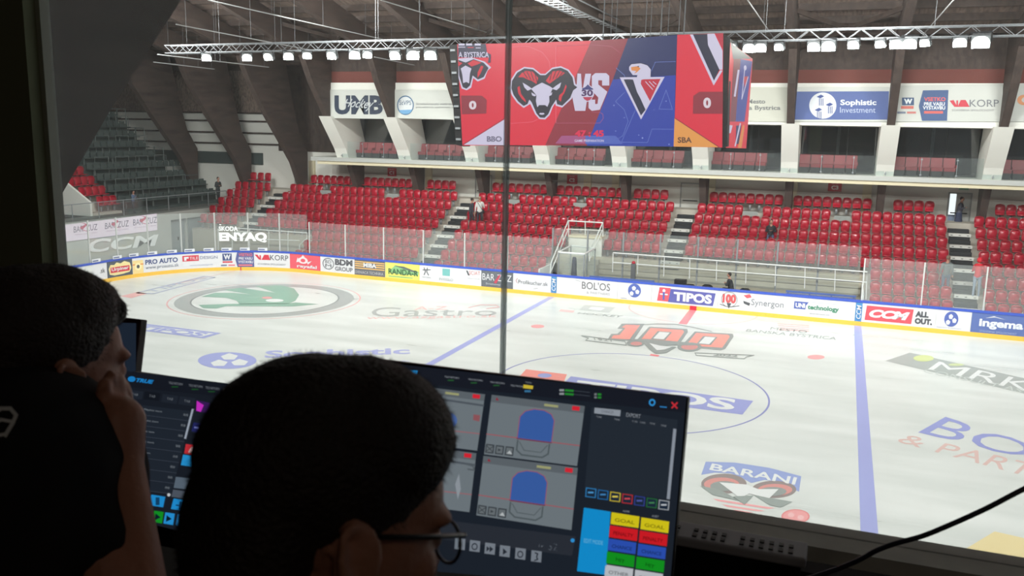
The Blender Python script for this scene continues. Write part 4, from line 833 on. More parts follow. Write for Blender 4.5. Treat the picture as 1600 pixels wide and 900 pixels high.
# right-hand face of the cube, seen almost edge-on
XF = c2.x+.06
B = Art(lambda x, y, L: on(x, y, 0, XF)+Vector((.006*L, 0, 0)), glow(.8))
B.poly([(1141, 66), (1176, 92), (1166, 232), (1134, 231)], RR, 0)
B.poly([(1146, 92), (1157, 92), (1149, 190), (1140, 190)], (130, 50, 64), 1); B.poly([(1157, 92), (1175, 96), (1163, 190), (1149, 190)], (52, 68, 160), 1); B.poly([(1141, 66), (1174, 92), (1157, 92), (1145, 92)], (96, 100, 108), 1)
B.line([(1163, 103), (1158, 155)], 1.2, WL, 3); B.line([(1168, 120), (1158, 155)], 1.2, WL, 3); B.poly([(1161, 120), (1168, 119), (1163, 138)], (206, 42, 66), 2); B.ell(1163, 106, 2.2, 4, WL, 4); B.line([(1153, 110), (1147, 150)], 3, WL, 3); B.poly([(1136, 195), (1144, 196), (1141, 208), (1134, 208)], WL, 2); B.line([(1156, 193), (1148, 228)], 2, WL, 2); B.poly([(1160, 195), (1163, 196), (1158, 231), (1152, 231)], (240, 150, 80), 2); B.poly([(1150, 196), (1158, 196), (1154, 225), (1149, 225)], NB, 1)
B.build('display_face', parent=sb)
# hanging cables of the scoreboard
for k, x in enumerate((942, 954, 962, 985, 1008, 1016, 1032, 1043, 1060, 1068)):
    p = on(x, 58 if x > 990 else 62, 1, SBY+.6+.5*(k % 4)); m = MB(); m.tube([p+Vector((0, 0, -.3)), (p.x+.05, p.y, 17.0)], (.010 if k % 3 else .018), M_ROD, 5); m.build('suspension_cable', parent=sb)

# ---- lighting truss with floodlights
TY = 8.0
tr = MB(); X0, X1 = -25.0, 17.5
def tz(X): return 11.66+.006*(X+25)
for dy, dz in ((-.2, .0), (.2, .0), (-.2, .36), (.2, .36)): tr.tube([(X0, TY+dy, tz(X0)+dz), (X1, TY+dy, tz(X1)+dz)], .026, M_ROD, 6)
n = 95
for i in range(n):
    xa = X0+(X1-X0)*i/n; xb = X0+(X1-X0)*(i+1)/n; za, zb = (0, .36) if i % 2 else (.36, 0)
    for dy in (-.2, .2): tr.bar((xa, TY+dy, tz(xa)+za), (xb, TY+dy, tz(xb)+zb), .018, m=M_ROD)
    tr.bar((xa, TY-.2, tz(xa)+.36), (xb, TY+.2, tz(xb)+.36), .016, m=M_ROD)
tag(tr.build('lighting_truss'), 'long aluminium lattice truss carrying the floodlights under the roof', 'truss')
def flood_parts():
    h = MB(); h.box((-.22, -.1, -.17), (.22, .12, .17), M_ALU)
    for k in range(6): h.box((-.22+.08*k, .12, -.14), (-.2+.08*k, .17, .14), M_ALU)
    f_ = MB(); f_.prism([(.2*math.copysign(abs(math.cos(a_))**.7, math.cos(a_)), -.114, .155*math.sin(a_)) for a_ in [2*PI*k/16 for k in range(16)]], (0, .01, 0), glow(26)((255, 252, 240)))
    y = MB(); y.bar((-.25, 0, -.02), (-.25, 0, .24), .03, m=M_DARK); y.bar((.25, 0, -.02), (.25, 0, .24), .03, m=M_DARK); y.bar((-.25, 0, .24), (.25, 0, .24), .03, m=M_DARK)
    return h.mesh('housing'), f_.mesh('lens'), y.mesh('yoke')
FP = flood_parts()
lights = [(323, 89, 1), (386, 89, 1), (420, 88, 1), (451, 87, 1), (480, 86, .9), (519, 86, 1), (554, 85, 1.1), (574, 85, .9), (618, 85.5, 1.1), (645, 85, 1.2), (673, 85, 1.2), (1143, 73.5, .95), (1170, 74, 1.0), (1188, 73.5, 1.0), (1218, 72.5, .8), (1272, 72, 1), (1295, 71, 1.1), (1334, 69, .9), (1376, 68, .8), (1401, 68, 1.0), (1421, 67, 1.1), (1446, 66, .8), (1500, 65, 1), (1533, 64, 1.3)]
nl = 0
for i, (x, y, s) in enumerate(lights):
    p = on(x, y, 1, TY-.1); left = x < 900; k = i if left else i-11
    r = empty('floodlight', p, 'bright floodlight under the truss, %s to the %s of the scoreboard' % (ORD[(10-k)] if left else ORD[k], 'left' if left else 'right'), 'floodlight', 'floodlights on the truss')
    r.rotation_euler = (math.radians(24), 0, random.uniform(-.35, .35)+(-.15 if not left else .3)); r.scale = (s, s, s)
    for me, nm in zip(FP, ('housing', 'lens', 'yoke')):
        o = bpy.data.objects.new(nm, me); COL.objects.link(o); o.parent = r
    ll = bpy.data.lights.new('floodlight_beam', 'AREA'); ll.shape = 'RECTANGLE'; ll.size = .4; ll.size_y = .25; ll.energy = LAMP_W; ll.color = LAMP_COL
    lo = bpy.data.objects.new('floodlight_beam', ll); COL.objects.link(lo); lo.parent = r; lo.location = (0, -.13, 0); lo.rotation_euler = (math.radians(90-38), 0, 0)
# long ceiling pipes running across the hall, with drop rods
pn = 0
for (xa, ya), (xb, yb), zz in (((325, 0), (637, 70), 13.0), ((595, 0), (792, 60), 13.3), ((275, 38), (490, 79), 12.5), ((240, 97), (335, 108), 11.6), ((246, 85), (420, 105), 11.7), ((1168, 0), (1236, 98), 13.0), ((1490, 0), (1408, 93), 13.0), ((585, 89), (683, 109), 11.9)):
    a, c = on(xa, ya, 2, zz), on(xb, yb, 2, zz)
    if a.y < -12: t_ = (-12-c.y)/(a.y-c.y); a = c+(a-c)*t_
    m = MB(); m.tube([a, c], .026, mat('pipe_paint', (170, 172, 172), .5), 6)
    for k in range(1, 5): q = a.lerp(c, k/4.2); m.tube([q, (q.x, q.y, 12.0+(24.6-abs(q.y))*.248)], .008, M_ROD, 5)
    tag(m.build('ceiling_pipe'), 'thin pale pipe hung from the roof on rods, %s of those crossing the hall' % ORD[pn], 'pipe', 'pipes hung under the roof'); pn += 1
# catwalk truss running to the scoreboard
a, c = on(835, -8, 2, 13.4), on(992, 62, 2, 13.4)
m = MB()
dd = (c-a).normalized(); sd = dd.cross(Vector((0, 0, 1))).normalized()
for q in (-.35, .35):
    m.tube([a+sd*q, c+sd*q], .04, M_STEEL, 6); m.tube([a+sd*q+Vector((0, 0, .45)), c+sd*q+Vector((0, 0, .45))], .03, M_STEEL, 6)
for k in range(26): p = a.lerp(c, k/25); m.bar(p-sd*.35, p+sd*.35, .03, m=M_STEEL); m.bar(p-sd*.35, p-sd*.35+Vector((0, 0, .45)), .025, m=M_STEEL)
tag(m.build('cable_ladder'), 'grey steel ladder truss crossing above the scoreboard', 'truss')
# roof rods near the trusses
for k, (x, y0, y1) in enumerate(((430, 0, 66), (461, 0, 70), (587, 0, 70), (591, 0, 60), (725, 0, 66), (769, 0, 55), (344, 0, 95), (656, 20, 70), (1196, 0, 55), (1225, 0, 55), (1460, 0, 45))):
    p = on(x, y1, 1, TY); m = MB(); m.tube([p, (p.x, p.y, 16.2)], .008, M_ROD, 5); tag(m.build('hanging_rod'), 'thin steel rod hanging from the roof to the lighting truss, %s from the left' % (ORD[sorted((430, 461, 587, 591, 725, 769, 344, 656, 1196, 1225, 1460)).index(x)]), 'rod', 'rods holding the truss')

# ---- team bench bay
# back wall, floor, rails
w = MB(); YB1 = Y0+RUN*BROW
w.box((BX0, YB1-.1, 0), (BX1, YB1, fz(BROW)-.02), mat('plank_beige', (196, 188, 170), .7, noise_amt=.06, nscale=4))
for k in range(5): w.box((BX0, YB1-.14, .2+.3*k), (BX1, YB1-.1, .42+.3*k), MATS['plank_beige'])
w.box((BX0-.08, Y0-.3, 0), (BX0, YB1, 1.3), M_WMETAL); w.box((BX1, Y0-.3, 0), (BX1+.08, YB1, 1.3), M_WMETAL); w.box((BX0, 15.0, 0), (BX1, YB1, .12), mat('rubber_floor', (90, 92, 94), .9))
struct(w.build('bench_bay'), 'beige planked back wall of the bench bay')
def pxr(pts, Y): return [on(x, y, 1, Y) for x, y in pts]
m = MB(); q = pxr([(958, 395), (1355, 425), (1353, 468)], 16.7); m.tube(q, .035, M_WMETAL); q2 = pxr([(958, 410), (1354, 441)], 16.7); m.tube(q2, .028, M_WMETAL)
for x in (958, 997, 1038, 1078, 1120, 1166, 1212, 1258, 1305):
    t_ = (x-958)/397; a, c = on(x, 395+30*t_, 1, 16.7), on(x-1, 425+34*t_, 1, 16.7); m.tube([a, c], .024, M_WMETAL, 6)
tag(m.build('bench_railing'), 'long white tubular railing behind the team benches', 'railing')
for k, (x0, x1, y0, y1) in enumerate(((921, 1022, 432, 446), (1228, 1337, 455, 470))):
    a, c = on(x0, y0, 1, 15.9), on(x1, y1, 1, 15.9); r = empty('team_bench', ((a.x+c.x)/2, 15.9, .12), ('long blue slatted bench beside the glass box', 'long blue slatted bench at the right end of the bay')[k], 'bench', None)
    BLM = mat('bench_blue', (84, 108, 170), .5); z = a.z
    for q, (dy, dz) in enumerate(((0, 0), (0, -.14), (-.12, -.36), (-.3, -.37))):
        s_ = MB(); s_.box((a.x, 15.9+dy, z+dz-.05), (c.x, 15.9+dy+(.03 if q < 2 else .14), z+dz+(.05 if q < 2 else -.01)), BLM); s_.build('slat', parent=r)
    for q in range(4):
        x = a.x+(c.x-a.x)*(q+.1)/3.2; s_ = MB(); s_.bar((x, 15.95, .12), (x, 15.95, z), .05, m=BLM); s_.bar((x, 15.55, .12), (x, 15.55, z-.4), .05, m=BLM); s_.build('leg', parent=r)
# glass screen behind the benches
for k in range(8):
    xa = BX0+.1+(BX1-BX0-.2)*k/8; xb = BX0+.1+(BX1-BX0-.2)*(k+1)/8; r = empty('bench_glass_screen', (xa, 16.7, .12), 'clear screen standing behind the team benches, %s panel from the left' % ORD[k], 'glass screen', 'screens behind the benches')
    g = MB(); g.box((xa+.04, 16.9, .9), (xb-.04, 16.912, 3.25), M_GLASSR); g.build('glass_panel', parent=r)
    g = MB(); g.box((xa-.04, 16.87, .1), (xa+.04, 16.94, 3.27), M_STEEL); g.build('post', parent=r)
# glass timekeeper box with entrance rails
r = empty('glass_booth', on(905, 436, 1, 15.9), 'small glass booth with a white frame below the entrance stairs', 'booth')
q = [on(x, y, 1, yy) for x, y, yy in ((873, 394, 15.4), (913, 397, 15.4), (930, 388, 17.0), (892, 384, 17.0))]; m = MB(); m.tube(q, .05, M_WMETAL, 6, True); zb_ = .12
for p in q: m.tube([p, (p.x, p.y, zb_)], .035, M_STEEL, 6)
m.build('frame', parent=r)
m = MB()
for a, c in zip(q, q[1:]+q[:1]): m.add([(a.x, a.y, zb_), (c.x, c.y, zb_), (c.x, c.y, c.z), (a.x, a.y, a.z)], [(0, 1, 2, 3)], M_GLASSR)
m.build('glass_panel', parent=r)
m = MB(); p = on(897, 420, 1, 16.2); m.tube([(p.x, p.y, .12), (p.x, p.y, .9), (p.x, p.y, 1.7), (p.x, p.y, 1.9)], .2, mat('dark_cloth', (52, 58, 72), .8), 10, r2=.09); tag(m.build('hanging_dark_coat', smooth=True), 'dark coat standing upright inside the glass booth', 'coat')
m = MB(); tY, bYy = 18.6, 15.6
m.tube(pxr([(888, 345), (942, 348)], tY), .035, M_WMETAL); m.tube(pxr([(888, 358), (941, 360)], tY), .028, M_WMETAL)
for x, y0, y1 in ((888.5, 345, 371), (914.5, 346, 373), (942, 348, 373)): m.tube(pxr([(x, y0), (x, y1)], tY), .028, M_WMETAL)
m.tube([on(888, 345, 1, tY), on(861, 411, 1, bYy), on(859.5, 433, 1, bYy)], .035, M_WMETAL); m.tube([on(888, 358, 1, tY), on(861, 424, 1, bYy)], .028, M_WMETAL)
m.tube([on(942, 348, 1, tY), on(921, 394, 1, 16.8), on(921, 408, 1, 16.8)], .035, M_WMETAL); m.tube([on(941, 360, 1, tY), on(922, 404, 1, 16.8)], .028, M_WMETAL)
for t_ in (.3, .6): 
    a = on(888, 345, 1, tY).lerp(on(861, 411, 1, bYy), t_); m.tube([a, a-Vector((0, 0, .6))], .025, M_WMETAL, 6)
tag(m.build('entrance_railing'), 'white tubular railing round the entrance stairs above the glass booth', 'railing')
w = MB(); a, c = on(889, 370, 1, 18.2), on(940, 390, 1, 18.2); w.box((a.x, 18.2, .1), (c.x, 18.35, a.z), M_WHITEWALL); w.box((a.x, 18.15, a.z-.02), (c.x, 18.9, a.z+.1), M_CREAM)
for k in range(6): w.box((a.x+.05, 15.9+.38*k, .1), (c.x-.05, 16.28+.38*k, .3+.26*k), M_CONC)
struct(w.build('entrance_stairs'), 'white wall and steps of the entrance stairs')
# rails on the left part (corner entry) and by end wall
m = MB(); m.tube(pxr([(340, 358), (362, 356), (480, 364), (480, 372), (468, 383), (468, 398)], 17.0), .035, M_WMETAL); m.tube(pxr([(363, 372), (468, 376)], 17.0), .025, M_WMETAL)
for x, y in ((341, 358), (363, 356), (390, 359), (420, 360), (450, 362), (480, 364)): m.tube([on(x, y, 1, 17.0), on(x, y+34, 1, 17.0)], .024, M_WMETAL, 6)
tag(m.build('corner_railing'), 'white tubular railing at the left end of the red seats', 'railing')
m = MB(); q = [on(x, y, 0, -33.2) for x, y in ((362, 322), (362, 299), (383, 300), (383, 323))]; q[0].z = q[3].z = 2.86; m.tube(q, .03, M_WMETAL); m.tube([q[0].lerp(q[1], .3), q[2]], .025, M_WMETAL); m.tube([q[0].lerp(q[1], .5), q[3].lerp(q[2], .5)], .02, M_WMETAL)
tag(m.build('gate_railing'), 'small white gate frame on the end wall beside the red seats', 'railing')
w = MB(); a = on(365, 385, 1, 16.2); w.box((-32.6, Y0+RUN*3-.12, 0), (-23.6, Y0+RUN*3, fz(3)), mat('corner_beige', (172, 168, 154), .8, noise_amt=.06, nscale=3)); struct(w.build('corner_parapet'), 'low white wall at the corner of the stand')
# bench area chairs and cabinet
def office_chair(x, y, lab, tilt=0):
    p = on(x, y, 1, 15.4); r = empty('bench_chair', (p.x, 15.4, .12), lab, 'chair', 'dark chairs behind the boards'); m = MB(); z = p.z
    m.prism([(p.x-.24, 15.5, z-.4), (p.x+.24, 15.5, z-.4), (p.x+.25, 15.5, z-.08), (p.x+.14, 15.5, z), (p.x-.14, 15.5, z), (p.x-.25, 15.5, z-.08)], (0, .06, 0), M_DARK); m.build('backrest', parent=r, fix=True)
    m = MB(); m.box((p.x-.24, 15.05, .55), (p.x+.24, 15.5, .63), M_DARK); m.build('seat', parent=r)
    for dx in (-.2, .2):
        for dy in (15.1, 15.48): m = MB(); m.bar((p.x+dx, dy, .12), (p.x+dx, dy, .56), .03, m=M_STEEL); m.build('leg', parent=r)
for i, (x, y) in enumerate(((1078, 444.5), (1105, 445), (1164, 451), (1080+84, 451))[:3]): office_chair(x, y, 'dark chair behind the boards, %s from the left' % ORD[i])
p = on(1063, 437, 1, 15.6); m = MB(); m.box((p.x-.28, 15.5, .12), (p.x+.28, 15.9, p.z), M_DARK); m.box((p.x-.1, 15.46, p.z-.45), (p.x+.1, 15.5, p.z-.3), M_STEEL); tag(m.build('equipment_box'), 'dark square equipment box behind the boards left of the chairs', 'box')
p = on(990, 412, 1, 16.2); m = MB(); m.box((p.x-.11, 16.1, .12), (p.x+.11, 16.3, p.z), mat('post_grey', (96, 98, 100), .6)); m.ellipsoid((p.x, 16.2, p.z+.05), (.1, .1, .09), m=M_RED); tag(m.build('padded_post'), 'grey upright post with a red top between the bench doors', 'post')

# ================================================================== PEOPLE
SKIN = mat('skin', (176, 128, 108), .55); SKIN2 = mat('skin_dark_room', (190, 134, 110), .5, bump=.15, bscale=90)
def remesh(mb, voxel, smooth=4, disp=None):
    me = mb.mesh('tmp'); o = bpy.data.objects.new('tmp', me); COL.objects.link(o)
    r = o.modifiers.new('r', 'REMESH'); r.mode = 'VOXEL'; r.voxel_size = voxel; r.use_smooth_shade = True
    if smooth: s = o.modifiers.new('s', 'SMOOTH'); s.iterations = smooth; s.factor = .5
    dg = bpy.context.evaluated_depsgraph_get(); out = bpy.data.meshes.new_from_object(o.evaluated_get(dg))
    bpy.data.objects.remove(o); bpy.data.meshes.remove(me); out.materials.clear()
    return out
def put(me, name, m, parent):
    me.materials.append(m); me.polygons.foreach_set('use_smooth', [True]*len(me.polygons)); me.name = name; return link(name, me, parent)
def frame(fwd, up=(0, 0, 1)):
    f_ = Vector(fwd).normalized(); r_ = f_.cross(Vector(up)).normalized(); u_ = r_.cross(f_); return Matrix((r_, f_, u_)).transposed()
def small_person(base, h, face, label, top, legs, hair=(60, 44, 34), pose='stand', bag=None, hood=None, arms='down', skirt=False):
    """a spectator about h tall; base = feet point; face = heading vector"""
    M = frame(face); s = h/1.75; B = Vector(base)
    P_ = lambda x, y, z: B+(M @ Vector((x, y, z)))*s
    r = empty('person', B, label, 'person')
    sk, sh, lg = MB(), MB(), MB(); zo = 0; hipz = .92
    if pose == 'sit': hipz = .48
    tor = hipz+.52
    lean = .05 if pose == 'stand' else .12
    hd = P_(0, lean+.03, tor+.24)
    sk.ellipsoid(hd, (.078*s, .098*s, .115*s), M); sk.capsule(P_(0, lean, tor), P_(0, lean+.01, tor+.14), .055*s, .052*s); sk.ellipsoid(P_(0, lean+.12, tor+.23), (.014*s, .02*s, .02*s), M); sk.ellipsoid(P_(.08, lean+.02, tor+.24), (.012*s, .02*s, .03*s), M); sk.ellipsoid(P_(-.08, lean+.02, tor+.24), (.012*s, .02*s, .03*s), M)
    sh.capsule(P_(-.11, lean, tor-.02), P_(.11, lean, tor-.02), .085*s, .085*s); sh.capsule(P_(0, lean*.8, tor-.12), P_(0, 0, hipz+.05), .155*s, .14*s); sh.ellipsoid(P_(0, lean, tor-.12), (.19*s, .12*s, .16*s), M); sh.ellipsoid(P_(0, 0, hipz+.05), (.17*s, .12*s, .1*s), M)
    for sg in (-1, 1):
        S_ = P_(.18*sg, lean, tor-.03)
        if arms == 'front' or (arms == 'mix' and sg > 0): E_ = P_(.24*sg, .08+lean, tor-.27); H_ = P_(.12*sg, .32, tor-.18)
        elif arms == 'fold': E_ = P_(.25*sg, .05, tor-.28); H_ = P_(-.02*sg, .2, tor-.22)
        else: E_ = P_(.24*sg, lean-.02, tor-.3); H_ = P_(.25*sg, .06, tor-.54)
        sh.capsule(S_, E_, .06*s, .05*s); sh.capsule(E_, E_.lerp(H_, .8), .048*s, .038*s); sk.capsule(E_.lerp(H_, .75), H_, .03*s, .03*s)
        hn = (H_-E_).normalized()
        for k in range(4): o_ = (M @ Vector((.018*(k-1.5), 0, 0)))*s; sk.capsule(H_+o_, H_+o_+hn*.08*s, .012*s, .009*s)
        sk.capsule(H_, H_+(M @ Vector((-.03*sg, .03, 0)))*s+hn*.03*s, .012*s, .01*s)
        if pose == 'stand':
            st = .12 if sg > 0 else -.06
            K = P_(.1*sg, .03+st*.5, .5); F = P_(.1*sg, st, .09); lg.capsule(P_(.09*sg, 0, hipz), K, .09*s, .06*s); lg.capsule(K, F, .06*s, .045*s); lg.ellipsoid(P_(.1*sg, st+.06, .045), (.05*s, .13*s, .045*s), M)
        else:
            K = P_(.13*sg, .42, .5); F = P_(.13*sg, .46, .1); lg.capsule(P_(.1*sg, 0, hipz), K, .085*s, .065*s); lg.capsule(K, F, .06*s, .045*s); lg.ellipsoid(P_(.13*sg, .52, .045), (.05*s, .13*s, .045*s), M)
    lg.ellipsoid(P_(0, 0, hipz), (.16*s, .12*s, .12*s), M)
    if skirt: lg.capsule(P_(0, 0, hipz), P_(0, 0, .45), .15*s, .2*s)
    body = MB(); 
    for q in (sk,): body.v += q.v; body.f += q.f; body.m += q.m
    # the continuous body runs under the clothes
    body.capsule(P_(0, lean, tor+.02), P_(0, 0, hipz), .09*s, .1*s)
    for sg in (-1, 1): body.capsule(P_(0, lean, tor-.03), P_(.18*sg, lean, tor-.03), .05*s, .045*s)
    put(remesh(body, .012*s, 2), 'body', SKIN, r)
    put(remesh(sh, .018*s, 3), 'jacket', mat('cloth_%d_%d_%d' % top, top, .9), r); put(remesh(lg, .018*s, 3), 'trousers', mat('cloth_%d_%d_%d' % legs, legs, .9), r)
    hr = MB(); hr.ellipsoid(hd+(M @ Vector((0, -.022, .028)))*s, (.088*s, .1*s, .105*s), M)
    if hood: hr = MB(); hr.ellipsoid(hd+(M @ Vector((0, -.02, .01)))*s, (.115*s, .12*s, .14*s), M); hr.capsule(P_(-.09, -.03, tor+.02), P_(.09, -.03, tor+.02), .08*s, .08*s)
    put(remesh(hr, .014*s, 2), 'hood' if hood else 'hair', mat('hair_%d_%d_%d' % (hood or hair), hood or hair, .85), r)
    if bag:
        bb = MB(); bb.ellipsoid(P_(.2, .02, hipz+.02), (.07*s, .12*s, .13*s), M); bb.tube([P_(.17, -.1, hipz+.1), P_(.02, -.15, tor-.2), P_(-.13, -.08, tor+.05), P_(-.12, .1, tor), P_(.05, .16, tor-.25), P_(.18, .08, hipz+.1)], .012*s, None); put(bb.mesh('bag'), 'shoulder_bag', mat('bag', (30, 30, 34), .7), r)
    return r
def row_pt(x, i, dy=.1): return (x, Y0+RUN*i+dy, fz(i)+.01)
p = on(754, 345, 1, 20.3); small_person(row_pt(p.x+.02, 5, -.16), 1.78, (-.2, .6, 0), 'person in a white top with a dark shoulder strap standing among the seats', (212, 212, 208), (46, 46, 54), (150, 116, 96), bag=True, arms='mix')
p = on(741, 345, 1, 20.3); small_person(row_pt(p.x-.02, 5, -.1), 1.66, (.5, .5, 0), 'person in dark clothes standing left of the one in white', (52, 54, 62), (44, 46, 54), (40, 34, 30), arms='down')
p = on(1207, 345, 1, 20.9); small_person((p.x, Y0+RUN*5+.3, fz(5)+.01), 1.72, (.05, -1, 0), 'person in a black jacket and jeans sitting on a red seat', (40, 40, 44), (72, 84, 110), (60, 46, 40), pose='sit', arms='fold')
p = on(1495, 355, 1, 23.9); small_person((p.x, 23.6, 3.62), 1.72, (.9, -.3, 0), 'person in a long dark skirt and pale scarf in the open doorway', (78, 80, 96), (50, 58, 84), (44, 36, 34), arms='mix', skirt=True)
p = on(1476, 430, 1, 17.5); small_person(row_pt(p.x, 2, -.3), 1.78, (.3, 1, 0), 'person in a grey jacket and jeans standing left of the right-hand aisle', (98, 104, 104), (84, 100, 122), (120, 100, 84), arms='down')
p = on(1524, 430, 1, 17.5); small_person(row_pt(p.x+.05, 2, -.1), 1.74, (.3, 1, 0), 'person in a red hooded top and light jeans walking up the aisle', (212, 34, 52), (142, 158, 178), hood=(214, 34, 52), arms='front')
p = on(1142, 447, 1, 15.6); small_person((p.x, 15.85, .42), 1.7, (-1, .1, 0), 'person in black bending forward behind the boards by the chairs', (36, 38, 44), (36, 38, 44), (40, 36, 34), pose='sit', arms='front')
p = on(206, 300, 0, -33.8); small_person((-33.75, p.y, 2.96), 1.3, (1, .1, 0), 'child in a blue top leaning on the rail above the end wall', (88, 104, 130), (60, 64, 70), (50, 44, 40), arms='front')
p = on(341, 285, 0, -34); small_person((-33.9, p.y-.2, 2.96), 1.75, (1, -.2, 0), 'person in dark clothes standing under the arch on the end walkway', (56, 60, 60), (50, 52, 54), (60, 56, 52), arms='fold')

# ================================================================== THE BOOTH IN THE FOREGROUND
YG = -25.2; ZS = 7.515
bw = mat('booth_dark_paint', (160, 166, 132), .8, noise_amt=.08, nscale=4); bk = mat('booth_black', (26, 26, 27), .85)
w = MB(); w.box((2.6, YG-.06, 5.5), (3.83, YG-.0, 11.5), bw); struct(w.build('wall_front_left'), 'dark green grey wall beside the window')
w = MB(); w.box((3.83, YG-.02, ZS), (3.848, YG+.015, 11.2), mat('frame_light', (190, 194, 180), .5, .1)); struct(w.build('window_frame_left'), 'thin light metal window frame')
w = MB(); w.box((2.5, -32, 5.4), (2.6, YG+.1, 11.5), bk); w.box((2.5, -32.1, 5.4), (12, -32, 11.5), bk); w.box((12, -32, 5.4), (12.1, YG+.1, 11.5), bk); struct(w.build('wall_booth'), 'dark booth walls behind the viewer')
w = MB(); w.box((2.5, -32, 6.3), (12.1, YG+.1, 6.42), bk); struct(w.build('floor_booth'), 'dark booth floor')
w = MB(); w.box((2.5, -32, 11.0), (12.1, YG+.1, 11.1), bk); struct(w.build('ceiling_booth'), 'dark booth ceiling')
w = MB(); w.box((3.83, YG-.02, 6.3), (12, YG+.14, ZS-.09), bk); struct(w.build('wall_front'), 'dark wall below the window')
w = MB(); w.box((3.83, YG-.075, ZS-.035), (12, YG+.05, ZS), mat('sill_grey', (214, 216, 208), .6, noise_amt=.15, nscale=20)); struct(w.build('windowsill'), 'grey window sill')
w = MB(); w.box((3.83, YG-.16, ZS-.13), (12, YG-.13, ZS-.115), mat('sill_strip', (200, 200, 184), .6)); struct(w.build('trim_3'), 'thin pale strip below the sill')
gp = MB(); gp.box((3.86, YG-.004, ZS), (5.274, YG+.004, 11.0), M_GLASSW); struct(gp.build('window_10'), 'left window pane towards the rink')
gp = MB(); gp.box((5.288, YG-.004, ZS), (12, YG+.004, 11.0), M_GLASSW); struct(gp.build('window_11'), 'right window pane towards the rink')
gp = MB(); gp.box((5.275, YG-.006, ZS), (5.2795, YG+.006, 11.0), M_JOINT); gp.box((5.2795, YG-.007, ZS), (5.284, YG+.007, 11.0), M_JOINT2); gp.box((5.284, YG-.006, ZS), (5.287, YG+.006, 11.0), M_JOINT); struct(gp.build('window_joint'), 'thin upright joint between two window panes')

# desk
ZD = 7.38
m = MB(); m.box((3.9, -26.55, ZD-.03), (9.5, YG-.17, ZD), mat('desk_dark', (48, 48, 46), .5)); ds = m.build('desk')
for x in (4.0, 6.6, 9.3): l = MB(); l.box((x, -26.5, 6.42), (x+.05, -25.45, ZD-.03), M_DARK); l.build('leg', parent=ds)
tag(ds, 'long dark desk under the window', 'desk')
# monitors
TILT = math.radians(13)
def monitor(x0, x1, ztop, y, H, label, screen=None, edge=M_BLACK):
    T = Vector((x0, y, ztop)); ux = Vector((x1-x0, 0, 0)); dn = Vector((0, -math.sin(TILT), -math.cos(TILT))); nrm = Vector((0, -math.cos(TILT), math.sin(TILT)))
    r = empty('monitor', ((x0+x1)/2, y, ZD), label, 'monitor'); c = T+ux/2+dn*H/2
    m = MB(); m.obox(c-nrm*.014, ux/2, dn*H/2, nrm*.012, edge); bevel_obj(m.build('case', parent=r), .003)
    m = MB(); m.obox(c-nrm*.045, ux*.22, dn*H*.28, nrm*.022, M_BLACK); m.build('rear_housing', parent=r)
    m = MB(); m.tube([(c.x, y+.07, ZD), (c.x, y+.07, c.z), ], .02, M_DARK); m.build('stand', parent=r); m = MB(); m.box((c.x-.12, y-.05, ZD), (c.x+.12, y+.14, ZD+.012), M_DARK); m.build('stand_base', parent=r)
    if screen:
        A = Art(lambda px, py, L: on_plane(px, py, T, nrm)+nrm*(.0006+.0003*L), glow(.8)); screen(A); A.build('screen', parent=r)
    return r, T, nrm, dn
BGD = (30, 37, 47)
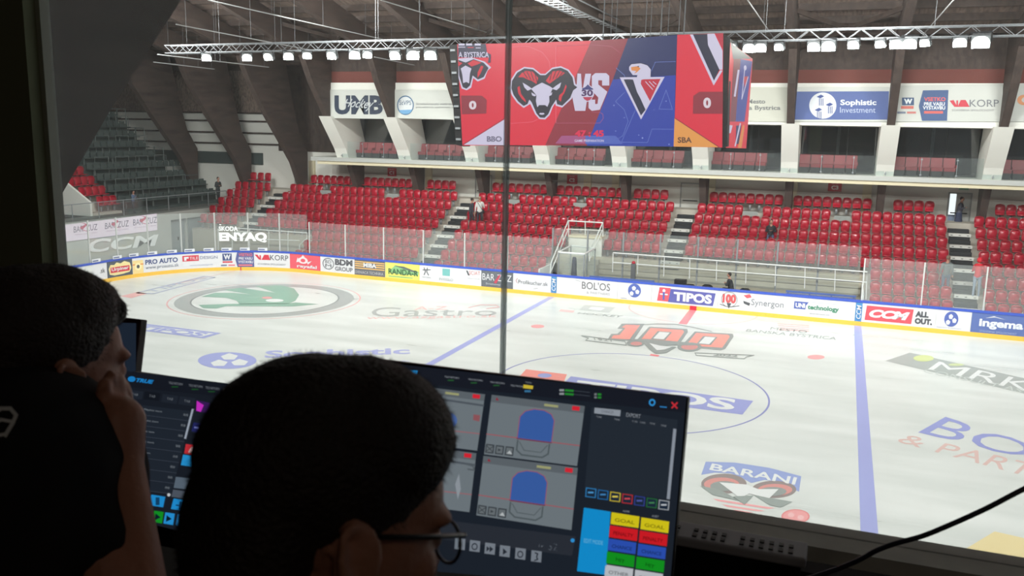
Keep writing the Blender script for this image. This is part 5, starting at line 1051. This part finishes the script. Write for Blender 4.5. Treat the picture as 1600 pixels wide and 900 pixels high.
def scr_right(a):
    a.crop(580, 540, .4)
    a.poly([(45, 66), (1232, 198), (1165, 960), (-10, 860)], BGD, 0); a.poly([(45, 66), (1232, 198), (1226, 262), (40, 130)], (26, 30, 40), 1)
    a.text('TRUE', [(95, 90), (183, 98), (180, 116), (92, 108)], (40, 150, 220), bold=.06)
    for x, y in ((288, 118), (380, 128), (466, 139), (545, 152)): a.text('TELE RETURN', [(x, y), (x+56, y+6), (x+55, y+12), (x-1, y+6)], (150, 156, 164)); 
    for x, y in ((300, 133), (390, 143), (478, 153)): a.rect(x, y, x+24, y+5, (40, 90, 50), 2)
    a.poly([(596, 152), (634, 157), (632, 170), (594, 166)], (214, 190, 60), 2); a.rect(600, 174, 624, 182, (60, 120, 160), 2); a.text('TIMER', [(603, 140), (628, 143), (627, 149), (602, 146)], (130, 136, 140))
    for y in (170, 184): a.poly([(758, y), (792, y+3), (791, y+11), (757, y+8)], (40, 140, 50), 2); a.rect(736, y, 754, y+8, (150, 156, 160), 2); a.poly([(792, y+5), (855, y+12), (855, y+14), (792, y+7)], (70, 78, 88), 2)
    for y in (186, 198): a.poly([(886, y), (900, y+1), (899, y+9), (885, y+8)], (40, 140, 50), 2); a.rect(872, y, 882, y+8, (120, 126, 130), 2)
    a.ring(1098, 222, 13, 14, 6, (50, 150, 220), 2, 20); a.poly([(1128, 236), (1155, 239), (1155, 243), (1128, 240)], (50, 140, 210), 2); a.line([(1175, 222), (1195, 244)], 6, (210, 50, 60), 2); a.line([(1196, 223), (1175, 243)], 6, (210, 50, 60), 2)
    # camera pictures
    def cam_view(P0, P1, P2, P3, full):
        B_ = lambda u, v: tuple(P0[k]*(1-u)*(1-v)+P1[k]*u*(1-v)+P2[k]*u*v+P3[k]*(1-u)*v for k in (0, 1))
        a.poly([P0, P1, P2, P3], (116, 126, 132), 2); a.poly([P0, P1, B_(1, .12), B_(0, .12)], (98, 106, 112), 3)
        a.poly([B_(.87, .02), B_(.95, .02), B_(.95, .09), B_(.87, .09)], (224, 40, 56), 4); a.poly([B_(.57, .04), B_(.72, .04), B_(.72, .08), B_(.57, .08)], (166, 168, 120), 4)
        if full:
            a.line([B_(0, .66), B_(1, .66)], 3, (178, 80, 88), 4)
            q = [B_(.33, .66), B_(.33, .3), B_(.38, .2), B_(.47, .15), B_(.58, .15), B_(.66, .2), B_(.7, .3), B_(.7, .66)]
            a.poly(q, (60, 98, 170), 5); a.line(q, 3, (160, 90, 110), 6); a.line([B_(.33, .67), B_(.7, .67)], 4, (120, 50, 70), 7)
            a.line([B_(.34, .7), B_(.34, .86), B_(.4, .93), B_(.62, .93), B_(.68, .86), B_(.68, .7)], 6, (84, 94, 98), 5); a.line([B_(.36, .72), B_(.42, .85), B_(.6, .85), B_(.66, .72)], 3, (84, 94, 98), 5)
            for u in (.01, .115, .22):
                a.poly([B_(u, .82), B_(u+.09, .82), B_(u+.09, .97), B_(u, .97)], (60, 66, 72), 5); a.poly([B_(u+.012, .84), B_(u+.078, .84), B_(u+.078, .95), B_(u+.012, .95)], (110, 118, 122), 6); 
            a.line([B_(.02, .85), B_(.09, .94)], 3, (60, 66, 72), 7); a.line([B_(.09, .85), B_(.02, .94)], 3, (60, 66, 72), 7); a.poly([B_(.145, .87), B_(.18, .895), B_(.145, .92)], (60, 66, 72), 7); a.poly([B_(.24, .94), B_(.27, .88), B_(.3, .94)], (190, 196, 198), 7)
            a.poly([B_(.06, .03), B_(.085, .08), B_(.05, .08)], (150, 40, 60), 5); a.text('Camera Rear', [B_(.24, .03), B_(.38, .03), B_(.38, .08), B_(.24, .08)], (150, 156, 160)); a.text('8', [B_(.16, .03), B_(.18, .03), B_(.18, .08), B_(.16, .08)], (150, 156, 160))
        else:
            a.line([B_(.1, .1), B_(.5, .18), B_(1, .2)], 8, (84, 92, 100), 4); a.line([B_(0, .72), B_(1, .7)], 3, (170, 100, 106), 4)
        return B_
    cam_view((472, 192), (835, 236), (805, 470), (442, 424), True); cam_view((440, 430), (808, 477), (783, 720), (412, 662), True)
    B_ = cam_view((90, 146), (446, 190), (415, 410), (60, 366), False); a.ell(300, 292, 38, 32, (80, 110, 170), 5); a.poly([(402, 268), (428, 272), (424, 296), (400, 290)], (150, 90, 96), 5)
    B_ = cam_view((60, 376), (412, 420), (385, 650), (40, 606), False); a.line([(372, 462), (400, 470), (404, 486), (380, 482)], 6, (90, 98, 104), 5); a.poly([(330, 540), (345, 500), (352, 560), (340, 600)], (150, 158, 166), 5)
    # control row
    a.poly([(120, 660), (800, 745), (785, 820), (105, 735)], (44, 49, 58), 2); a.ell(788, 760, 8, 8, (50, 150, 220), 4, 12)
    for i, (x, y) in enumerate(((330, 750), (388, 758), (447, 768), (505, 778), (566, 788), (628, 798))):
        a.poly([(x, y), (x+40, y+5), (x+37, y+48), (x-3, y+43)], (124, 132, 142), 4); dk = (40, 46, 56)
        if i in (0, 3): a.poly([(x+12, y+12), (x+28, y+27), (x+11, y+38)], dk, 5)
        elif i == 2: a.poly([(x+6, y+14), (x+18, y+24), (x+5, y+36)], dk, 5); a.poly([(x+18, y+14), (x+32, y+26), (x+17, y+38)], dk, 5)
        elif i == 5: a.line([(x+14, y+10), (x+24, y+14), (x+20, y+26), (x+24, y+36), (x+12, y+40)], 5, dk, 5)
        else: a.ring(x+18, y+26, 12, 14, 4, dk, 5, 14)
    a.text('1x', [(658, 774), (676, 776), (674, 788), (656, 786)], (110, 118, 128)); a.text('52', [(695, 768), (730, 772), (726, 802), (691, 798)], (90, 98, 108))
    # event list
    a.poly([(862, 240), (1198, 290), (1165, 600), (835, 560)], (38, 46, 56), 2); a.poly([(874, 242), (976, 252), (973, 276), (872, 264)], (150, 158, 168), 3); a.text('EXPORT', [(998, 262), (1054, 269), (1052, 284), (996, 277)], (150, 156, 164)); a.text('CHANCES', [(900, 250), (948, 255), (947, 266), (899, 261)], (90, 96, 106), layer=5)
    for x, y in ((880, 274), (950, 284), (1020, 292), (1050, 296), (1088, 300), (1132, 308)): a.text('TIME', [(x, y), (x+22, y+3), (x+21, y+9), (x-1, y+6)], (140, 146, 154))
    a.poly([(1181, 324), (1193, 326), (1167, 600), (1155, 598)], (146, 154, 166), 3)
    for i, c in enumerate(((50, 130, 190), (40, 110, 170), (206, 186, 60), (190, 50, 60), (56, 70, 150), (40, 110, 60), (170, 176, 182))):
        x, y = 840+47.5*i, 553+8*i; q = [(x, y), (x+41, y+6), (x+38, y+42), (x-3, y+37)]; a.poly(q, c, 3); a.poly(shrink(q, .82, x+19, y+21), (30, 44, 62), 4); a.rect(x+8, y+17, x+30, y+23, tuple(min(255, v+30) for v in c), 5)
    a.poly([(832, 632), (936, 648), (918, 895), (805, 880)], (20, 148, 216), 3); a.text('EDIT MODE', [(833, 752), (907, 762), (906, 778), (832, 768)], (110, 190, 230), layer=5)
    a.text('HOME', [(985, 642), (1010, 645), (1009, 652), (984, 649)], (150, 156, 164)); a.text('GUEST', [(1098, 661), (1124, 664), (1123, 671), (1097, 668)], (150, 156, 164))
    rows = [('GOAL', (222, 206, 28)), ('PENALTY', (216, 30, 40)), ('CHANCE', (46, 84, 186)), ('HIT', (20, 152, 34)), ('OTHER', (196, 200, 206))]
    for i, (t_, c) in enumerate(rows):
        for j in range(2):
            x = 940+j*116-6.0*i; y = 650+20*j+51*i; q = [(x, y), (x+109, y+17), (x+105, y+62), (x-4, y+46)]; a.poly(q, c, 3)
            dkc = tuple(int(v*.62) for v in c); wq = 14 if t_ != 'HIT' else 36; a.text(t_, [(x+wq, y+22), (x+106-wq, y+34), (x+104-wq, y+48), (x+wq-2, y+36)], dkc, layer=5, bold=.02)
def scr_left(a):
    a.crop(170, 490, .4333)
    a.poly([(62, 207), (700, 284), (560, 860), (0, 720)], (27, 32, 41), 0); a.poly([(60, 207), (700, 284), (690, 330), (52, 262)], (24, 28, 37), 1)
    a.ell(84, 236, 14, 10, (30, 130, 200), 2); a.text('TRUE', [(102, 232), (164, 240), (160, 254), (98, 246)], (30, 130, 200), bold=.06, shear=.2)
    for x, y in ((218, 245), (290, 254), (350, 262), (418, 276)): a.text('TELE RETURN', [(x, y), (x+50, y+6), (x+49, y+14), (x-1, y+8)], (120, 126, 134)); a.rect(x+10, y+17, x+34, y+21, (30, 80, 40), 2)
    for i, (x, y) in enumerate(((70, 274), (132, 280), (196, 290), (258, 298))): a.poly([(x, y), (x+56, y+7), (x+50, y+36), (x-6, y+28)], (34, 40, 50) if i != 1 else (22, 26, 34), 2); a.text('TAB', [(x+16, y+12), (x+38, y+15), (x+36, y+23), (x+14, y+20)], (110, 116, 124))
    for i in range(8):
        x, y = 122-9.5*i, 330+37.5*i; q = [(x, y), (x+180, y+22), (x+171, y+57), (x-9, y+34)]; a.poly(q, (34, 41, 51), 2); a.line([q[3], q[2]], 2, (60, 68, 80), 3)
        a.text('Playlist item', [(x+8, y+12), (x+72-4*(i % 3), y+20), (x+70-4*(i % 3), y+28), (x+6, y+20)], (130, 138, 146)); a.text('00:00', [(x+150, y+30), (x+166, y+32), (x+165, y+40), (x+149, y+38)], (130, 138, 146))
    a.poly([(75, 474), (105, 479), (96, 515), (66, 508)], (20, 150, 40), 4)
    a.poly([(302, 343), (309, 344), (281, 452), (274, 450)], (160, 170, 184), 4); a.ell(219, 653, 6, 6, (200, 206, 210), 4, 10)
    a.poly([(318, 312), (366, 322), (358, 358), (316, 352)], (60, 30, 90), 3); a.poly([(320, 314), (345, 330), (334, 354), (318, 350)], (206, 50, 200), 4); a.poly([(308, 392), (346, 398), (342, 432), (300, 424)], (36, 40, 96), 3); a.line([(312, 410), (338, 414)], 5, (130, 140, 210), 4); a.poly([(280, 470), (328, 476), (322, 512), (274, 504)], (200, 50, 60), 3); a.poly([(288, 500), (300, 480), (316, 484), (314, 506)], (230, 190, 190), 4)
    a.poly([(270, 508), (318, 515), (312, 553), (262, 546)], (40, 150, 214), 3); a.poly([(244, 588), (297, 594), (292, 634), (236, 628)], (92, 106, 120), 3); a.poly([(234, 634), (290, 642), (286, 668), (228, 660)], (82, 90, 102), 3)
    for i in range(5): a.text('clip name', [(376-6*i, 338+38*i), (412-6*i, 343+38*i), (410-6*i, 351+38*i), (374-6*i, 346+38*i)], (110, 116, 124))
    for x, y in ((44, 636), (98, 644), (156, 652), (236, 666)): a.poly([(x, y), (x+50, y+8), (x+42, y+46), (x-10, y+38)], (34, 146, 216), 3)
    a.line([(108, 676), (128, 660)], 5, (20, 60, 100), 5); a.rect(172, 662, 186, 690, (20, 70, 110), 5); a.line([(246, 690), (272, 694)], 5, (20, 60, 100), 5); a.line([(261, 678), (257, 706)], 5, (20, 60, 100), 5)
    for x, y, c in ((88, 690, (110, 118, 126)), (126, 702, (40, 150, 220)), (166, 710, (20, 150, 40)), (206, 716, (40, 150, 220)), (250, 722, (50, 140, 206))): a.poly([(x, y), (x+34, y+5), (x+28, y+46), (x-7, y+40)], c, 3); a.poly([(x+6, y+10), (x+24, y+24), (x+3, y+34)], (14, 30, 44), 5)
rr, T1, N1, DN = monitor(5.303, 5.845, 8.003, -25.875, .325, 'right-hand monitor showing two goal camera views and coloured event buttons', scr_right)
monitor(4.742, 5.284, 7.915, -25.875, .325, 'left-hand monitor showing a dark playlist with blue and green buttons', scr_left)
p0, p1 = on(150, 497, 1, -25.6), on(218.5, 499.5, 1, -25.6)
redge = mat('dark_red_plastic', (62, 30, 36), .4)
def scr_far(a): a.poly([(120, 502), (213, 505), (212, 640), (120, 640)], (30, 40, 54), 0)
monitor(p1.x-.5, p1.x, p1.z, -25.6, .3, 'dark monitor with a reddish edge behind the left person, its screen almost blank', scr_far, redge)

# audio/video controller on the desk, other small items
a, c = on(1085, 850, 1, -25.43), on(1262, 857, 1, -25.43)
r = empty('control_panel', ((a.x+c.x)/2, -25.45, ZD), 'long grey control unit with rows of black buttons below the sill', 'control panel')
m = MB(); zt = c.z; m.box((a.x-.16, -25.48, zt-.022), (c.x, -25.40, zt), mat('panel_casing', (190, 192, 200), .5)); bevel_obj(m.build('casing', parent=r), .006, 3)
m = MB(); m.box((a.x-.16, -25.47, ZD), (c.x-.01, -25.41, zt-.022), M_BLACK); m.build('base', parent=r)
for k in range(16):
    x = a.x-.1+(c.x-a.x+.08)*(k+.4)/16
    for yb in (-25.462, -25.437):
        if k in (4, 9): continue
        m = MB(); m.box((x-.0045, yb-.006, zt-.001), (x+.0045, yb+.006, zt+.003), M_BLACK); m.build('button', parent=r)
m = MB(); p = on(1205, 876, 1, -25.55); m.box((p.x-.03, -25.56, ZD), (p.x+.03, -25.5, ZD+.055), mat('navy_box', (44, 50, 72), .6)); m.box((p.x-.026, -25.563, ZD+.02), (p.x+.026, -25.56, ZD+.05), mat('navy_label', (70, 76, 96), .6)); tag(m.build('small_box'), 'small dark blue box on the desk below the control unit', 'box')
# loose cables on the desk
for k, (pts_, lab) in enumerate((([(1060, 842), (1100, 850), (1135, 862), (1160, 880)], 'thin dark cable curling on the desk right of the monitor, upper one'), ([(1062, 868), (1110, 872), (1150, 885), (1170, 905)], 'thin dark cable on the desk right of the monitor, lower one'))):
    m = MB(); m.tube([on(x, y, 2, ZD+.01) for x, y in pts_], .005, mat('cable_dark', (50, 54, 66), .4), 8); tag(m.build('desk_cable', smooth=True), lab, 'cable')
# black cable crossing the window
pts = [(1760, 690), (1680, 727), (1600, 764), (1540, 795), (1480, 822), (1440, 838), (1400, 849), (1370, 860), (1340, 876), (1300, 892), (1250, 908), (1200, 925)]
m = MB(); CV = [cp(x, y, 1.35+.01*i) for i, (x, y) in enumerate(pts)]
def crom(P_, n=6):
    out = []
    for i in range(len(P_)-1):
        a0 = P_[max(i-1, 0)]; a1 = P_[i]; a2 = P_[i+1]; a3 = P_[min(i+2, len(P_)-1)]
        for k in range(n): t_ = k/n; out.append(.5*((2*a1)+(a2-a0)*t_+(2*a0-5*a1+4*a2-a3)*t_*t_+(3*a1-a0-3*a2+a3)*t_**3))
    return out+[P_[-1]]
m.tube(crom(CV), .0042, mat('cable_black', (40, 44, 62), .35), 10); tag(m.build('hanging_cable', smooth=True), 'black cable hanging across the lower right of the window', 'cable')

# ---- the two men at the desk
def head_parts(M, C, s=1.0, skin=None):
    """returns (body MB, hair MB) in world space; M: columns right, forward, up; C: centre between the ears"""
    P_ = lambda x, y, z: C+(M @ Vector((x, y, z)))*s
    b = MB(); E = lambda c, r, R_=None: b.ellipsoid(P_(*c), tuple(v*s for v in r), M @ R_ if R_ else M, nu=20, nv=14)
    E((0, -.012, .05), (.076, .096, .086)); E((0, .03, .0), (.066, .066, .085)); E((0, .048, .035), (.06, .05, .062)); E((0, .04, -.055), (.05, .052, .06)); E((0, .072, -.092), (.024, .022, .02))
    for sg in (-1, 1):
        E((.045*sg, .02, -.06), (.022, .045, .03)); E((.032*sg, .078, .03), (.026, .018, .010)); E((.042*sg, .068, -.012), (.02, .02, .02))
        E((.032*sg, .084, .008), (.013, .012, .010))
        R_ = Matrix.Rotation(sg*-.35, 3, 'Z') @ Matrix.Rotation(-.15, 3, 'X')
        E((.081*sg, -.012, .004), (.0055, .019, .031), R_)
        n_ = 14                                   # helix rim and lobe
        pts_ = [P_(sg*(.083+.006*math.cos(PI*k/n_)), -.012-.019*math.cos(-PI*.35+PI*1.45*k/n_-PI*.1), .006+.03*math.sin(-PI*.35+PI*1.45*k/n_+PI*.1)) for k in range(n_+1)]
        b.tube(pts_, .0042*s, None, 8); b.ellipsoid(P_(.083*sg, .0, -.024), (.005*s, .008*s, .009*s), M)
    b.capsule(P_(0, .093, .02), P_(0, .112, -.022), .008*s, .012*s); E((.011, .104, -.026), (.007, .008, .006)); E((-.011, .104, -.026), (.007, .008, .006))
    E((0, .091, -.052), (.024, .009, .006)); E((0, .089, -.062), (.02, .009, .006))
    h = MB(); H = lambda c, r: h.ellipsoid(P_(*c), tuple(v*s for v in r), M, nu=24, nv=16)
    return b, h, P_, H
def strands(mb, me, n, length, rad, down, seed=1, flt=None):
    rnd = random.Random(seed); vs = me.vertices; k = 0
    for _ in range(n*4):
        v = vs[rnd.randrange(len(vs))]
        if flt and not flt(v.co): continue
        d = (v.normal*.75+Vector(down)*.6+Vector((rnd.uniform(-.4, .4), rnd.uniform(-.4, .4), rnd.uniform(-.4, .4)))).normalized()
        L = length*rnd.uniform(.5, 1.2); a = v.co-v.normal*.002; m_ = a+d*L*.5+v.normal*.0; e = a+d*L+Vector(down)*L*.25
        x = d.cross(v.normal)
        if x.length < .01: continue
        x.normalize(); y = x.cross(d).normalized(); b_ = [a+x*rad, a-x*.5*rad+y*.87*rad, a-x*.5*rad-y*.87*rad]; c_ = [m_+x*rad*.7, m_-x*.35*rad+y*.6*rad, m_-x*.35*rad-y*.6*rad]
        mb.add(b_+c_+[e], [(0, 1, 4, 3), (1, 2, 5, 4), (2, 0, 3, 5), (3, 4, 6), (4, 5, 6), (5, 3, 6)]); k += 1
        if k >= n: break
HAIR1 = mat('dark_brown_hair', (44, 36, 31), .65, bump=.5, bscale=220)
hr_ = Vector((math.cos(YAW), math.sin(YAW), 0)); hf_ = Vector((-math.sin(YAW), math.cos(YAW), 0))
def rough(me, amp, sc):
    for v in me.vertices: v.co += v.normal*amp*(noise.noise(v.co*sc)+.5*noise.noise(v.co*sc*2.3))
# right man
D1 = .66; phi = math.radians(38)
F1 = (hr_*math.cos(phi)+hf_*math.sin(phi)); F1 = (F1+Vector((0, 0, -.28))).normalized()
M1 = frame(F1, (Vector((0, 0, 1))-hr_*.02)); C1 = cp(500, 834, D1+.075)-M1 @ Vector((.0, 0, 0))
b, h, P1, H1 = head_parts(M1, C1, 1.04)
man = empty('person', (C1.x, C1.y-.05, 6.42), 'person with short dark hair and thin glasses, seen from behind at the right-hand monitor', 'person')
neck0 = P1(0, -.03, -.05); base = P1(0, -.06, -.2); b.capsule(neck0, base, .062, .066)
hipc = Vector((base.x-.02, base.y-.12, base.z-.68)); b.capsule(base+Vector((0, 0, -.02)), hipc, .11, .13)
sh_v = M1 @ Vector((1, 0, 0)); sh_v.z = 0; sh_v.normalize(); fw_v = Vector((-sh_v.y, sh_v.x, 0))
shirt = MB(); shirt.capsule(base+Vector((0, 0, -.12))-sh_v*.15, base+Vector((0, 0, -.12))+sh_v*.15, .075, .075); shirt.capsule(base+Vector((0, 0, -.2)), hipc, .16, .15)
for sg in (-1, 1):
    S_ = base+Vector((0, 0, -.13))+sh_v*.19*sg; E_ = S_+fw_v*.16+Vector((0, 0, -.26))+sh_v*.05*sg; Hh = Vector((E_.x+fw_v.x*.2, E_.y+fw_v.y*.2, ZD+.035))
    b.capsule(S_, E_, .048, .042); b.capsule(E_, Hh, .04, .027); shirt.capsule(S_, S_.lerp(E_, .75), .064, .058)
    hd_ = (Hh-E_).normalized(); b.capsule(Hh, Hh+hd_*.06, .03, .03)
    for k in range(4): o_ = Hh+hd_*.08+sh_v*(.02*(k-1.5)); b.capsule(o_, o_+hd_*(.06, .07, .065, .05)[k]+Vector((0, 0, -.02)), .009, .008)
    b.capsule(Hh+hd_*.03-sh_v*.02*sg, Hh+hd_*.07-sh_v*.05*sg, .011, .009)
for sg in (-1, 1): b.capsule(hipc+sh_v*.09*sg, hipc+sh_v*.1*sg+fw_v*.4, .085, .06); b.capsule(hipc+sh_v*.1*sg+fw_v*.4, hipc+sh_v*.1*sg+fw_v*.42+Vector((0, 0, -.4)), .055, .045)
put(remesh(b, .0045, 3), 'body', SKIN2, man)
put(remesh(shirt, .012, 5), 'shirt', mat('black_shirt', (22, 22, 24), .9), man)
H1((0, -.018, .062), (.083, .097, .083)); H1((0, .026, .092), (.072, .066, .052)); H1((.008, .01, .085), (.077, .08, .064)); H1((.0, -.06, .01), (.068, .052, .085)); H1((.03, .055, .09), (.03, .03, .022)); H1((.03, .07, .082), (.018, .018, .018)); H1((-.02, .068, .088), (.03, .018, .02))
hm = remesh(h, .005, 3); rough(hm, .0012, 70); hs = MB(); strands(hs, hm, 6500, .0075, .0003, (0, 0, -.5), 3)
hm2 = put(hm, 'hair', HAIR1, man); link('hair_strands', hs.mesh('hair_strands', HAIR1), hm2)
# glasses: temples, rims, lenses
g = MB(); GM = mat('glasses_dark', (18, 18, 20), .3)
for sg in (-1, 1):
    g.tube([P1(.08*sg, -.018, .022), P1(.082*sg, .0, .028), P1(.078*sg, .05, .026), P1(.058*sg, .1, .02)], .0022, GM, 8)
    g.tube([P1(sg*(.034+.024*math.cos(2*PI*k/20)), .108-abs(.034+.024*math.cos(2*PI*k/20))*.16, .006+.017*math.sin(2*PI*k/20)) for k in range(20)], .0016, GM, 6, True)
g.tube([P1(-.01, .107, .01), P1(0, .112, .014), P1(.01, .107, .01)], .0014, GM, 6); go = g.build('glasses', parent=man, smooth=True)
lz = MB()
for sg in (-1, 1): lz.add([P1(sg*(.034+.023*math.cos(2*PI*k/20)), .107-abs(.034+.023*math.cos(2*PI*k/20))*.16, .006+.016*math.sin(2*PI*k/20)) for k in range(20)], [tuple(range(20))], M_GLASSB)
lz.build('lens', parent=go)
# left man
D2 = 1.02; phi = math.radians(60)
F2 = (hr_*math.cos(phi)+hf_*math.sin(phi)); F2 = (F2+Vector((0, 0, -.12))).normalized(); M2 = frame(F2, Vector((0, 0, 1)))
C2 = cp(62, 594, D2+.06)
b, h, P2, H2 = head_parts(M2, C2, 1.0)
man2 = empty('person', (C2.x, C2.y-.1, 6.42), 'person in a black T-shirt with short brown hair, hand raised to the mouth', 'person')
base = P2(0, -.06, -.19); b.capsule(P2(0, -.03, -.05), base, .06, .066)
hipc = cp(40, 1150, D2-.02)+Vector((0, -.04, -.12)); sh_v = hr_*.75+hf_*-.0; fw_v = hf_
shirt = MB(); sR, sL = cp(84, 752, D2-.02), cp(-150, 735, D2+.05)
shirt.capsule(sL, sR, .085, .08); shirt.capsule(base+Vector((0, 0, -.05)), cp(20, 760, D2), .085, .13); shirt.capsule(cp(20, 760, D2), hipc, .15, .15); shirt.ellipsoid(cp(70, 850, D2), (.095, .09, .16))
b.capsule(base, hipc, .1, .12); b.capsule(sL, sR, .06, .06)
Eb = cp(222, 965, D2-.08); Wr = cp(190, 712, D2+.0)
b.capsule(sR, Eb, .044, .036); b.capsule(Eb, Wr, .032, .023); shirt.capsule(sR, sR.lerp(Eb, .5), .07, .05)
pm = cp(184, 660, D2+.01); b.capsule(Wr, pm, .026, .032)
for k, (x0, y0, x1, y1, x2, y2) in enumerate(((168, 648, 161, 618, 163, 600), (176, 645, 171, 609, 173, 588), (185, 645, 184, 608, 184, 590), (194, 650, 196, 618, 191, 600))):
    dd_ = D2+.0+.014*k; a, m_, e = cp(x0, y0, dd_), cp(x1, y1, dd_), cp(x2, y2, dd_-.005); b.capsule(a, m_, .0105, .0095); b.capsule(m_, e, .0095, .008)
b.capsule(cp(172, 676, D2-.01), cp(158, 652, D2-.005), .013, .011); b.capsule(cp(158, 652, D2-.005), cp(154, 634, D2+.0), .011, .009)
# other arm rests on the desk
El = cp(-150, 930, D2+.15); b.capsule(sL, El, .046, .04); Hl = Vector((El.x+.1, El.y+.25, ZD+.04)); b.capsule(El, Hl, .038, .026); hd_ = (Hl-El).normalized(); b.capsule(Hl, Hl+hd_*.06, .03, .03)
for k in range(4): o_ = Hl+hd_*.08+hr_*(.02*(k-1.5)); b.capsule(o_, o_+hd_*.06, .009, .008)
b.capsule(Hl+hd_*.03+hr_*.02, Hl+hd_*.07+hr_*.05, .011, .009); shirt.capsule(sL, sL.lerp(El, .7), .072, .058)
for sg in (-1, 1): b.capsule(hipc+hr_*.09*sg, hipc+hr_*.1*sg+hf_*.35, .085, .06); b.capsule(hipc+hr_*.1*sg+hf_*.35, hipc+hr_*.1*sg+hf_*.36+Vector((0, 0, -.3)), .055, .045)
put(remesh(b, .0045, 3), 'body', SKIN2, man2); shm = put(remesh(shirt, .009, 6), 'shirt', MATS['black_shirt'], man2)
H2((0, -.016, .062), (.082, .098, .082)); H2((0, .026, .09), (.07, .062, .05)); H2((.0, .01, .083), (.076, .078, .062)); H2((0, -.058, .02), (.067, .05, .07)); H2((.0, .066, .1), (.045, .024, .026)); H2((.035, .074, .086), (.016, .016, .018))
hm = remesh(h, .005, 3); rough(hm, .0012, 70); hs = MB(); strands(hs, hm, 4500, .0075, .0003, (0, 0, -.5), 5)
hm2 = put(hm, 'hair', mat('brown_hair', (52, 43, 37), .65, bump=.5, bscale=220), man2); link('hair_strands', hs.mesh('hair_strands', MATS['brown_hair']), hm2)
# white letter on the back of the shirt and white hem
bv = None
def on_shirt(x, y, L):
    o = CAM; d = ray(x, y).normalized(); ok, loc, nn, ix = shm.ray_cast(o-shm.matrix_world.translation, d)
    return (loc+nn*.002) if ok else cp(x, y, D2-.15)
a = Art(on_shirt, lambda c: mat('print_white', (225, 228, 225), .8)); a.line([(-12, 650), (2, 640), (16, 640), (25, 650), (20, 662), (8, 682)], 6, (1, 1, 1)); a.line([(-14, 668), (2, 657), (18, 660)], 5, (1, 1, 1)); a.line([(-14, 668), (-12, 684), (6, 680)], 5, (1, 1, 1)); a.build('shirt_print', parent=man2)
m = MB(); m.capsule(cp(196, 876, D2-.07), cp(200, 915, D2-.07), .009, .012); put(remesh(m, .006, 2), 'sleeve_lining', mat('white_cloth', (190, 192, 190), .8), man2)
